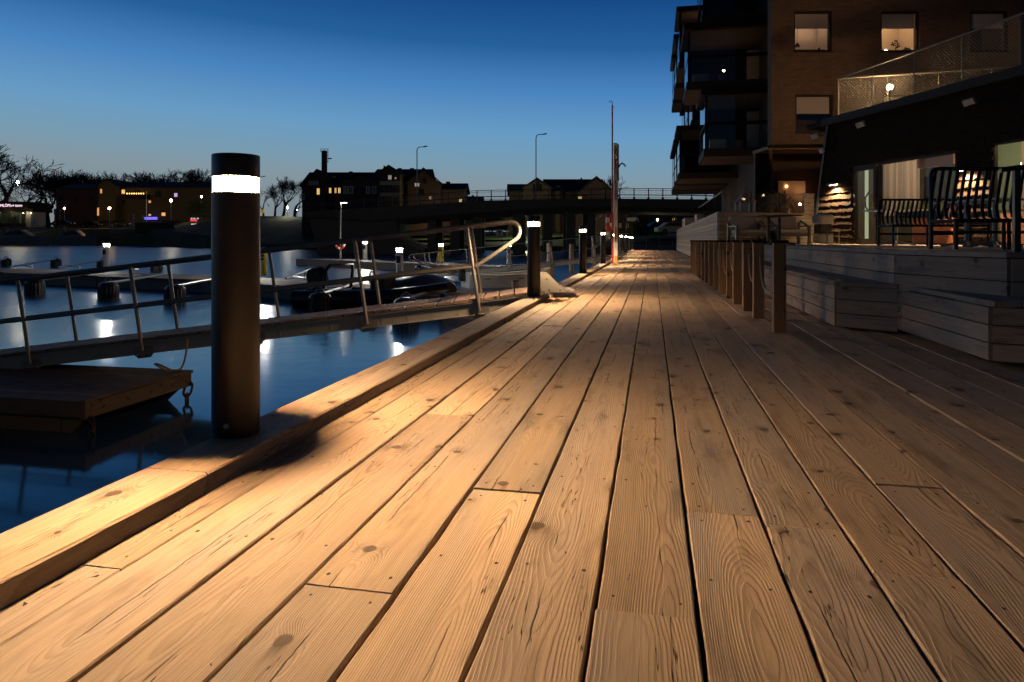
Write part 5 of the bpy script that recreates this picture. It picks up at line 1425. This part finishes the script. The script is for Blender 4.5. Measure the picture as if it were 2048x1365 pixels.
windows(t, X, Z, [(917, 922, 398, 403, 'y')], 1.95)
t, X, Z, s = house('gabled_house', 'low dark house with broad gables behind the bridge, left of the rescue post', 1120, 112)
w_, r_ = MB(), MB()
gable(t, w_, r_, X(1018), X(1120), Z(383), Z(365), 1, 0, 12, False); gable(t, w_, r_, X(1046), X(1100), Z(378), Z(360), 1, -2, 8, True)
gable(t, w_, r_, X(1095), X(1215), Z(382), Z(352), 1, 2, 15, False); gable(t, w_, r_, X(1150), X(1232), Z(391), Z(356), 1, -1, 12, True)
w_.build('wall', M['wall_red'], t); rf = r_.build('roof', M['roof'], t)
for px, a in ((1170, 348), (1176, 353), (1142, 354)): MB().box(X(px), 7, Z(a + 14), X(px + 3), 7.4, Z(a)).build('chimney', M['wall_dark'], rf)
windows(t, X, Z, [(1066, 1069, 373, 384, 'd'), (1072, 1076, 368, 384, 'd'), (1079, 1082, 373, 384, 'd'), (1154, 1160, 396, 399, 'y')], -2.05)
MB().box(X(1113), 1.1, Z(374), X(1121), 1.3, Z(371)).build('skylight', M['glassb'], rf)
t, X, Z, s = house('low_house', 'tiny gabled house showing between the two bigger houses behind the bridge', 940, 130)
w_, r_ = MB(), MB(); gable(t, w_, r_, X(930), X(962), Z(402), Z(392), 1, 0, 9, False); gable(t, w_, r_, X(938), X(955), Z(401), Z(393), 1, -1, 8, True)
w_.build('wall', M['wall_pale'], t); r_.build('roof', M['roof'], t)
# houses seen under the bridge
def block(px0, px1, top, base, d, mat, label, wl, lamp_e=0, roof=False, name='house_block', dep_=8):
    t, X, Z, s = house(name, label, px0, d)
    MB().box(0, 0, Z(base) - 1, X(px1), dep_, Z(top)).build('wall', M[mat], t)
    MB().box(-.3, -.3, Z(top), X(px1) + .3, dep_ + .3, Z(top) + .25).build('roof', M['roof'], t)
    windows(t, X, Z, wl, -.03)
    return t, X, Z, s
t, X, Z, s = block(784, 812, 430, 462, 122, 'wall_red', 'brick house with white panels under the bridge beside the abutment', [(795, 801, 438, 448, 'd')])
b = MB(); b.box(X(784), -.06, Z(450), X(794), -.02, Z(437)); b.box(X(802), -.06, Z(450), X(810), -.02, Z(437)); b.build('white_panel', M['white'], t)
t, X, Z, s = block(1105, 1180, 405, 470, 120, 'wall_yel', 'pale yellow house with white framed windows seen between the bridge columns', [(1154, 1160, 440, 450, 'w'), (1164, 1172, 440, 450, 'w'), (1120, 1126, 440, 450, 'w'), (1156, 1161, 424, 428, 'y')])
b = MB(); b.box(X(1152), -.08, Z(435), X(1162), -.02, Z(423)); b.box(X(1112), -.08, Z(452), X(1118), -.02, Z(424)); b.build('pale_panel', M['wall_pale'], t)
t, X, Z, s = block(1236, 1270, 405, 462, 118, 'wall_yel', 'ochre house with white balcony right of the rescue post under the bridge', [(1239, 1242, 448, 455, 'w'), (1253, 1256, 448, 455, 'w'), (1257, 1263, 426, 434, 'd')])
b = MB(); b.box(X(1251), -1.2, Z(443), X(1274), -.05, Z(436)); b.box(X(1257), -1.2, Z(424), X(1268), -.05, Z(421)); b.build('balcony', M['white'], t)
b = MB(); b.box(X(1251.5), -.1, Z(462), X(1252.3), -.02, Z(424)); b.build('downpipe', M['white'], t)
block(1278, 1420, 428, 462, 140, 'wall_yel', 'long low ochre building far under the bridge with one orange lit window', [(1345, 1349, 437, 441, 'o'), (1300, 1304, 440, 445, 'd')])
block(830, 1070, 424, 452, 150, 'wall_red', 'long brick terrace far behind the lawn under the bridge', [(868, 870, 440, 443, 'y'), (975, 980, 430, 434, 'p'), (1020, 1024, 429, 433, 'o')])
# lawn path, notice board and fence under the bridge
def strip(px0, px1, d0, d1, mat, name, dz=.05):
    b = MB(); vs_ = []; cs = range(px0, px1 + 1, 20)
    for px in cs:
        for d in (d0, (d0 + d1) / 2, d1):
            x, y = PX(px, d); vs_.append((x, y, ground_z(px, d) + dz + .3))
    k = len(cs); b.add(vs_, [(i * 3 + j, i * 3 + 3 + j, i * 3 + 4 + j, i * 3 + 1 + j) for i in range(k - 1) for j in range(2)])
    return b.build(name, M[mat], kind='structure')
strip(800, 1260, 100, 111, 'lawn', 'lawn')
strip(780, 1260, 111.2, 113.5, 'wall_pale', 'path', .3)
strip(1270, 1420, 72, 84, 'lawn', 'lawn')
x, y = PX(999, 98)
t = thing('notice_board', 'white notice board with dark figures standing on the lawn under the bridge', 'sign', (x, y, zy(480, 98)), TH); s = 98 / F
for sx in (-5, 5): MB().box(sx * s - .04, -.04, 0, sx * s + .04, .04, 4 * s).build('leg', M['steel'], t)
MB().box(-7 * s, -.05, 3 * s, 7 * s, .05, 21 * s).build('board', M['white'], t)
b = MB()
for k in range(7): a_, e_ = rnd.uniform(-5, 3) * s, rnd.uniform(5, 16) * s; b.box(a_, -.062, e_, a_ + 2 * s, -.051, e_ + 2.4 * s)
b.build('figures', M['black'], t)
x, y = PX(1298, 62)
t = thing('quay_railing', 'thin dark railing closing the far end of the boardwalk', 'railing', (x, y, -.1), TH); s = 62 / F
for k in range(6): MB().tube([((k - 2.2) * 26 * s, 0, 0), ((k - 2.2) * 26 * s, 0, 1.15)], .025, 5).build('post', M['steel'], t)
b = MB()
for h in (1.15, .75, .4): b.tube([(-2.2 * 26 * s, 0, h), (2.8 * 26 * s, 0, h)], .018, 5)
b.build('rails', M['steel'], t)
# ---------------------------------------------------------------- street lamps that are lit
def lit_lamp(px, py, d, base_py, label, color, power, r=.12, visible=60, post=True):
    x, y = PX(px, d); zb_ = min(zy(base_py, d), ground_z(px, d)); z = zy(py, d) - zb_
    t = thing('lit_street_lamp', label, 'street lamp', (x, y, zb_), TH, 'lit street lamps')
    MB().tube([(0, 0, 0), (0, 0, z - .15)], .06, 6, r1=.04).build('post', M['steel'], t)
    MB().lathe([(.05, z + r), (.26, z + r * .8), (.24, z + r * .55), (.03, z + r * .5)], 12).build('hood', M['blackm'], t)
    r *= 1.25
    MB().ball((0, 0, z), r, 10).build('bulb', emit('street_glow_%d_%d' % (px, py), color, visible), t, smooth=True)
    lamp('street_light', t, (0, -.0, z - .45), power, color, .1)
W1, W2, O1 = (1, .86, .58), (1, .92, .75), (1, .48, .12)
lit_lamp(36, 365, 150, 450, 'bright white street lamp above the kiosk at the far left', W1, 500, .2, 160)
lit_lamp(129, 417, 158, 448, 'small orange street lamp left of the ochre building', O1, 80, .14, 90)
lit_lamp(219, 417, 156, 450, 'bright orange street lamp in front of the ochre building', O1, 130, .2, 140)
lit_lamp(342, 401, 150, 450, 'brightest white street lamp between the ochre building and the nearest bollard', W1, 420, .22, 160)
lit_lamp(403, 394, 146, 446, 'white street lamp just above the yellow green tree', W1, 260, .15, 110)
lit_lamp(575, 415, 120, 432, 'short white street lamp at the top of the grassy bank', W2, 500, .12, 90)
lit_lamp(594, 420, 118, 432, 'tiny white path lamp beside the bridge end', W2, 60, .07, 60)
lit_lamp(1315, 440, 96, 470, 'white street lamp under the bridge right of the rescue post', W1, 1500, .10, 120)
lit_lamp(1215, 434, 100, 466, 'small white lamp directly left of the rescue post', W2, 160, .07, 60)
lit_lamp(1217, 425, 112, 460, 'small orange lamp above the white one left of the rescue post', O1, 120, .07, 60)
lit_lamp(1049, 434, 100, 470, 'greenish path lamp left of the second bollard under the bridge', (.85, 1, .6), 1500, .12, 8)
lit_lamp(868, 442, 100, 474, 'tiny yellow lamp between the first two bridge columns', (1, .8, .45), 400, .06, 40)
# ---------------------------------------------------------------- left bank buildings
t, X, Z, s = house('ochre_building', 'long ochre building with dark roof, lit windows and a blue lit terrace', 300, 170)
w_, r_ = MB(), MB()
gable(t, w_, r_, X(236), X(470), Z(376), Z(361), 2, 0, 14, False); gable(t, w_, r_, X(206), X(240), Z(372), Z(360), 2, -2, 12, True)
w_.build('wall', M['wall_yel'], t); rf = r_.build('roof', M['roof'], t)
for px, a in ((270, 356), (345, 358), (366, 357)): MB().box(X(px), 6, Z(a + 12), X(px + 10), 7.5, Z(a)).build('chimney', M['wall_dark'], rf)
windows(t, X, Z, [(211, 214, 380, 388, 'o'), (205, 208, 417, 432, 'o')], -2.05)
windows(t, X, Z, [(244, 250, 380, 388, 'y'), (245, 250, 402, 407, 'd'), (349, 355, 387, 394, 'v'), (298, 302, 402, 406, 'o'), (298, 302, 429, 432, 'y'), (324, 331, 426, 432, 'o'), (312, 321, 384, 394, 'd'), (270, 280, 382, 388, 'd')], -.05)
MB().box(X(296), -1.6, Z(440), X(321), -1.5, Z(435)).build('blue_lit_wall_glow', glow_mat((.16, .12, 1.), 1.6), t)  # self-glowing panel stands in for a wall lit in blue
MB().box(X(258), -1.6, Z(398), X(300), -.06, Z(390)).build('balcony', M['wall_dark'], t)
for k in range(8): MB().ball((X(262 + k * 4.6), -1.7, Z(388.5)), .16, 6).build('string_bulb', glow_mat((1, .5, .12), 6.), t)
t, X, Z, s = house('brick_hall', 'low dark red brick hall between the big tree and the ochre building', 110, 180)
w_, r_ = MB(), MB(); gable(t, w_, r_, X(112), X(207), Z(378), Z(366), 2, 0, 14, False); w_.build('wall', M['wall_red'], t); r_.build('roof', M['roof'], t)
windows(t, X, Z, [(120, 126, 395, 402, 'd'), (150, 156, 395, 402, 'd'), (180, 186, 395, 402, 'd')], -.05)
KD = 140
t, X, Z, s = house('kiosk', 'flat roofed kiosk with lit windows and a glowing sign at the left edge', 0, KD)
zb_ = Z(455)
MB().box(X(-60), 0, Z(424), X(66), 6, Z(418)).build('roof', M['wall_dark'], t)
MB().box(X(-60), -.8, Z(418), X(62), 6, Z(404)).build('sign_fascia', M['wall_dark'], t)
MB().box(X(-60), 4, zb_, X(64), 4.2, Z(424)).build('back_wall', M['roomg'], t)
MB().box(X(54.5), -.3, zb_, X(64), 4, Z(424)).build('end_wall', M['wall_pale'], t)
b = MB()
for px in (-40, -20, 0, 18, 36, 53): b.box(X(px), -.1, zb_, X(px + 1.6), .1, Z(424))
b.box(X(-60), -.1, zb_, X(54), .0, Z(447)); b.build('window_frame', M['frame'], t)
for px in (4, 26, 41): MB().box(X(px), 2.4, zb_, X(px + 6), 2.6, Z(428)).build('shelf', M['frame'], t)
lamp('kiosk_light', t, (X(10), 2, Z(427)), 60, (1, .9, .62), .2); lamp('kiosk_light', t, (X(45), 2, Z(427)), 60, (1, .9, .62), .2)
lamp('kiosk_eaves_light', t, (X(58), -1.2, Z(425)), 50, (1, .8, .5), .1); lamp('kiosk_eaves_light', t, (X(20), -1.2, Z(425)), 60, (1, .8, .5), .1)
for px in (3, 51, 66): MB().ball((X(px), -.6, Z(427)), .09, 6).build('eaves_bulb', glow_mat((1, .85, .6), 20.), t)
for word, xa_, xb_, hh_ in (('OGMLÖPS', -4, 27.5, 6.4), ('på', 29, 34.6, 4.6), ('torn', 36.4, 50, 4.4)):
    cu = bpy.data.curves.new('sign_text', 'FONT'); cu.body = word; cu.size = 1.0; cu.extrude = .02
    tx = bpy.data.objects.new('sign_text', cu); col.objects.link(tx)
    dg = bpy.context.evaluated_depsgraph_get(); me = bpy.data.meshes.new_from_object(tx.evaluated_get(dg)); bpy.data.objects.remove(tx)
    xs_ = [v.co.x for v in me.vertices]; w0 = max(xs_) - min(xs_); zs_ = [v.co.y for v in me.vertices]; x0_ = min(xs_); z0_ = min(zs_); h0_ = max(zs_) - z0_
    for v in me.vertices: v.co = ((v.co.x - x0_) * (X(xb_) - X(xa_)) / w0 + X(xa_), -.84 - v.co.z, Z(414.4) + (v.co.y - z0_) * (hh_ * s) / h0_)
    me.materials.clear(); me.materials.append(glow_mat((1, .68, .85), 1.5))
    so = bpy.data.objects.new('sign_lettering', me); col.objects.link(so); so.parent = t
# picnic tables in front of the kiosk
for i, px in enumerate((8, 22, 40, 63, 82, 97, 113, 128)):
    d = 133 + (i % 3) * 2; x, y = PX(px, d)
    t = thing('picnic_table', nm_[i] + ' picnic table from the left in the row in front of the kiosk', 'table', (x, y, zy(460, d)), TH, 'picnic tables by the kiosk')
    MB().box(-.9, -.38, .72, .9, .38, .77).build('tabletop', M['gangwood'], t)
    for sy in (-.75, .75): MB().box(-.9, sy - .14, .42, .9, sy + .14, .46).build('bench', M['gangwood'], t)
    for sx in (-.65, .65):
        b = MB(); b.tube([(sx, -.8, 0), (sx, -.25, .72)], .05, 4); b.tube([(sx, .8, 0), (sx, .25, .72)], .05, 4); b.box(sx - .03, -.85, .36, sx + .03, .85, .42); b.build('trestle', M['gangwood'], t)
x, y = PX(69, 136)
t = thing('menu_board', 'small white menu board at the right end of the kiosk', 'sign', (x, y, zy(452, 136)), TH)
MB().box(-.4, -.04, .2, .4, .04, 1.1).build('board', M['white'], t); MB().box(-.42, -.05, 0, -.36, .05, .2).build('leg', M['frame'], t); MB().box(.36, -.05, 0, .42, .05, .2).build('leg', M['frame'], t)
for i, (px, top, bot) in enumerate(((110, 418, 430), (120, 420, 426), (267, 428, 441), (286, 429, 439))):
    d = 148; x, y = PX(px, d); s = d / F
    t = thing('banner_sign', 'pale blue white banner sign, %s along the left bank' % nm_[i], 'sign', (x, y, zy(455, d)), TH, 'banner signs on the left bank')
    MB().tube([(0, 0, 0), (0, 0, (455 - top) * s)], .04, 5).build('pole', M['steel'], t)
    MB().box(-2.2 * s, -.06, (455 - bot) * s, 2.2 * s, -.04, (455 - top) * s).build('panel', simple('banner_%d' % i, (.25, .32, .5), .6), t)
    MB().box(-1.4 * s, -.07, (455 - bot + 1.5) * s, 1.4 * s, -.061, (455 - top - 1.5) * s).build('mark', M['white'], t)
x, y = PX(389, 132); s = 132 / F
t = thing('shop_panel', 'red lit shop panel with white lights left of the nearest bollard', 'sign', (x, y, zy(452, 132)), TH)
for sx in (-7, 7): MB().box(sx * s - .05, 0, 0, sx * s + .05, .1, 17 * s).build('leg', M['steel'], t)
MB().box(-8 * s, -.08, 9 * s, 5 * s, .0, 12.6 * s).build('red_panel', glow_mat((1, .05, .03), 1.2), t)
b = MB()
for k in (-7, -1.5, 5.2): b.box(k * s, -.1, 13.2 * s, (k + 3.4) * s, .0, 15.8 * s)
b.build('white_panel', glow_mat((.8, .85, 1), .6), t)
b = MB()
for k in range(5): b.box((-6 + k * 2.4) * s, -.1, 2.2 * s, (-4.8 + k * 2.4) * s, 0, 4.2 * s)
b.build('white_lights', glow_mat((1, .9, .85), 1.), t)
x, y = PX(525, 118); s = 118 / F
t = thing('road_sign', 'round yellow road sign on a post right of the nearest bollard', 'sign', (x, y, zy(440, 118)), TH)
MB().tube([(0, 0, 0), (0, 0, 18 * s)], .04, 6).build('pole', M['steel'], t)
b = MB(); b.M = Matrix.Translation((0, -.06, 16.5 * s)) @ Matrix.Rotation(PI / 2, 4, 'X'); b.lathe([(.34, -.02), (.34, .02)], 20); b.build('disc', glow_mat((1, .5, .03), .35), t)  # disc is given its own glow in place of light falling on it
b = MB(); b.M = Matrix.Translation((0, -.085, 16.5 * s)) @ Matrix.Rotation(.8, 4, 'Y'); b.box(-.2, -.01, -.05, .2, .01, .05); b.build('bar_mark', M['black'], t)
# flag mast
x, y = PX(293, 146); t = thing('flag_mast', 'bare pale flag mast in front of the ochre building', 'mast', (x, y, zy(446, 146)), TH)
MB().tube([(0, 0, 0), (0, 0, 62 * 146 / F)], .07, 6, r1=.04).build('pole', M['white'], t); MB().ball((0, 0, 62 * 146 / F), .1, 8).build('knob', M['white'], t)
# quay fence
x, y = PX(250, 131); s = 131 / F
t = thing('quay_fence', 'pale slatted fence on the quay below the parked cars', 'fence', (x, y, zy(465, 131)), TH)
for k in range(34): MB().box((-32 + k * 1.9) * s, -.02, 0, (-32 + k * 1.9 + .7) * s, .02, 11 * s).build('slat', M['wall_pale'], t)
b = MB(); b.box(-33 * s, .021, 2 * s, 33 * s, .05, 3 * s); b.box(-33 * s, .021, 9 * s, 33 * s, .05, 10 * s); b.build('rails', M['frame'], t)
x, y = PX(310, 130)
t = thing('brick_wall', 'dark brick wall on the quay right of the slatted fence', 'wall', (x, y, zy(467, 130)), TH)
MB().box(-38 * s, -.2, 0, 38 * s, .2, 20 * s).build('bricks', M['wall_red'], t); MB().box(-39 * s, -.26, 20 * s, 39 * s, .26, 21.2 * s).build('coping', M['concd'], t)
lamp('street_fill', t, (0, 0, 30), 0.0, (1, 1, 1))
bpy.data.objects.remove(bpy.data.objects['street_fill'])
# moored boats at the left bank
def cruiser(px, py, label, L, rz, d=None):
    p, d = GW(px, py, 0)
    d = 138; x, y = PX(px, d); z = wz(x, y)
    t = thing('motor_cruiser', label, 'boat', (x, y, z), TH + rz, 'motor boats moored at the left bank')
    sec = [(-L / 2, 1.3, 1.5), (-L * .2, 1.5, 1.55), (L * .15, 1.35, 1.75), (L * .38, .7, 2.0), (L / 2, .06, 2.25)]
    b = MB(); vs_ = []
    for xx, w, h in sec: vs_ += [(xx, w, h), (xx, w * .7, -.3), (xx, -w * .7, -.3), (xx, -w, h)]
    b.add(vs_, [(i * 4 + j, i * 4 + (j + 1) % 4, i * 4 + 4 + (j + 1) % 4, i * 4 + 4 + j) for i in range(len(sec) - 1) for j in range(4)] + [(0, 1, 2, 3)]).build('hull', M['hull'], t)
    MB().extr([(-L * .32, 1.5), (-L * .28, 2.5), (-L * .02, 3.1), (L * .06, 3.1), (L * .26, 1.75)], 'y', -1.05, 1.05).build('cabin', M['hull'], t)
    MB().extr([(-L * .24, 2.1), (-L * .20, 2.45), (-L * .02, 2.9), (L * .05, 2.9), (L * .16, 2.2)], 'y', -1.07, 1.07).build('cabin_windows', M['cowl'], t)
    MB().tube([(-L * .3, -1., 2.5), (-L * .24, -1, 3.5), (-L * .24, 1, 3.5), (-L * .3, 1, 2.5)], .05, 5).build('targa_arch', M['white'], t)
    b = MB(); b.tube([(L * .1, -1.2, 2.4), (L * .36, -.7, 2.7), (L * .49, 0, 2.9), (L * .36, .7, 2.7), (L * .1, 1.2, 2.4)], .03, 4); b.build('bow_rail', M['steel'], t)
cruiser(40, 489, 'pale motor cruiser with bow to the right at the left edge', 11, 0.1)
cruiser(150, 490, 'smaller dim motor boat moored right of the cruiser', 8, .15)
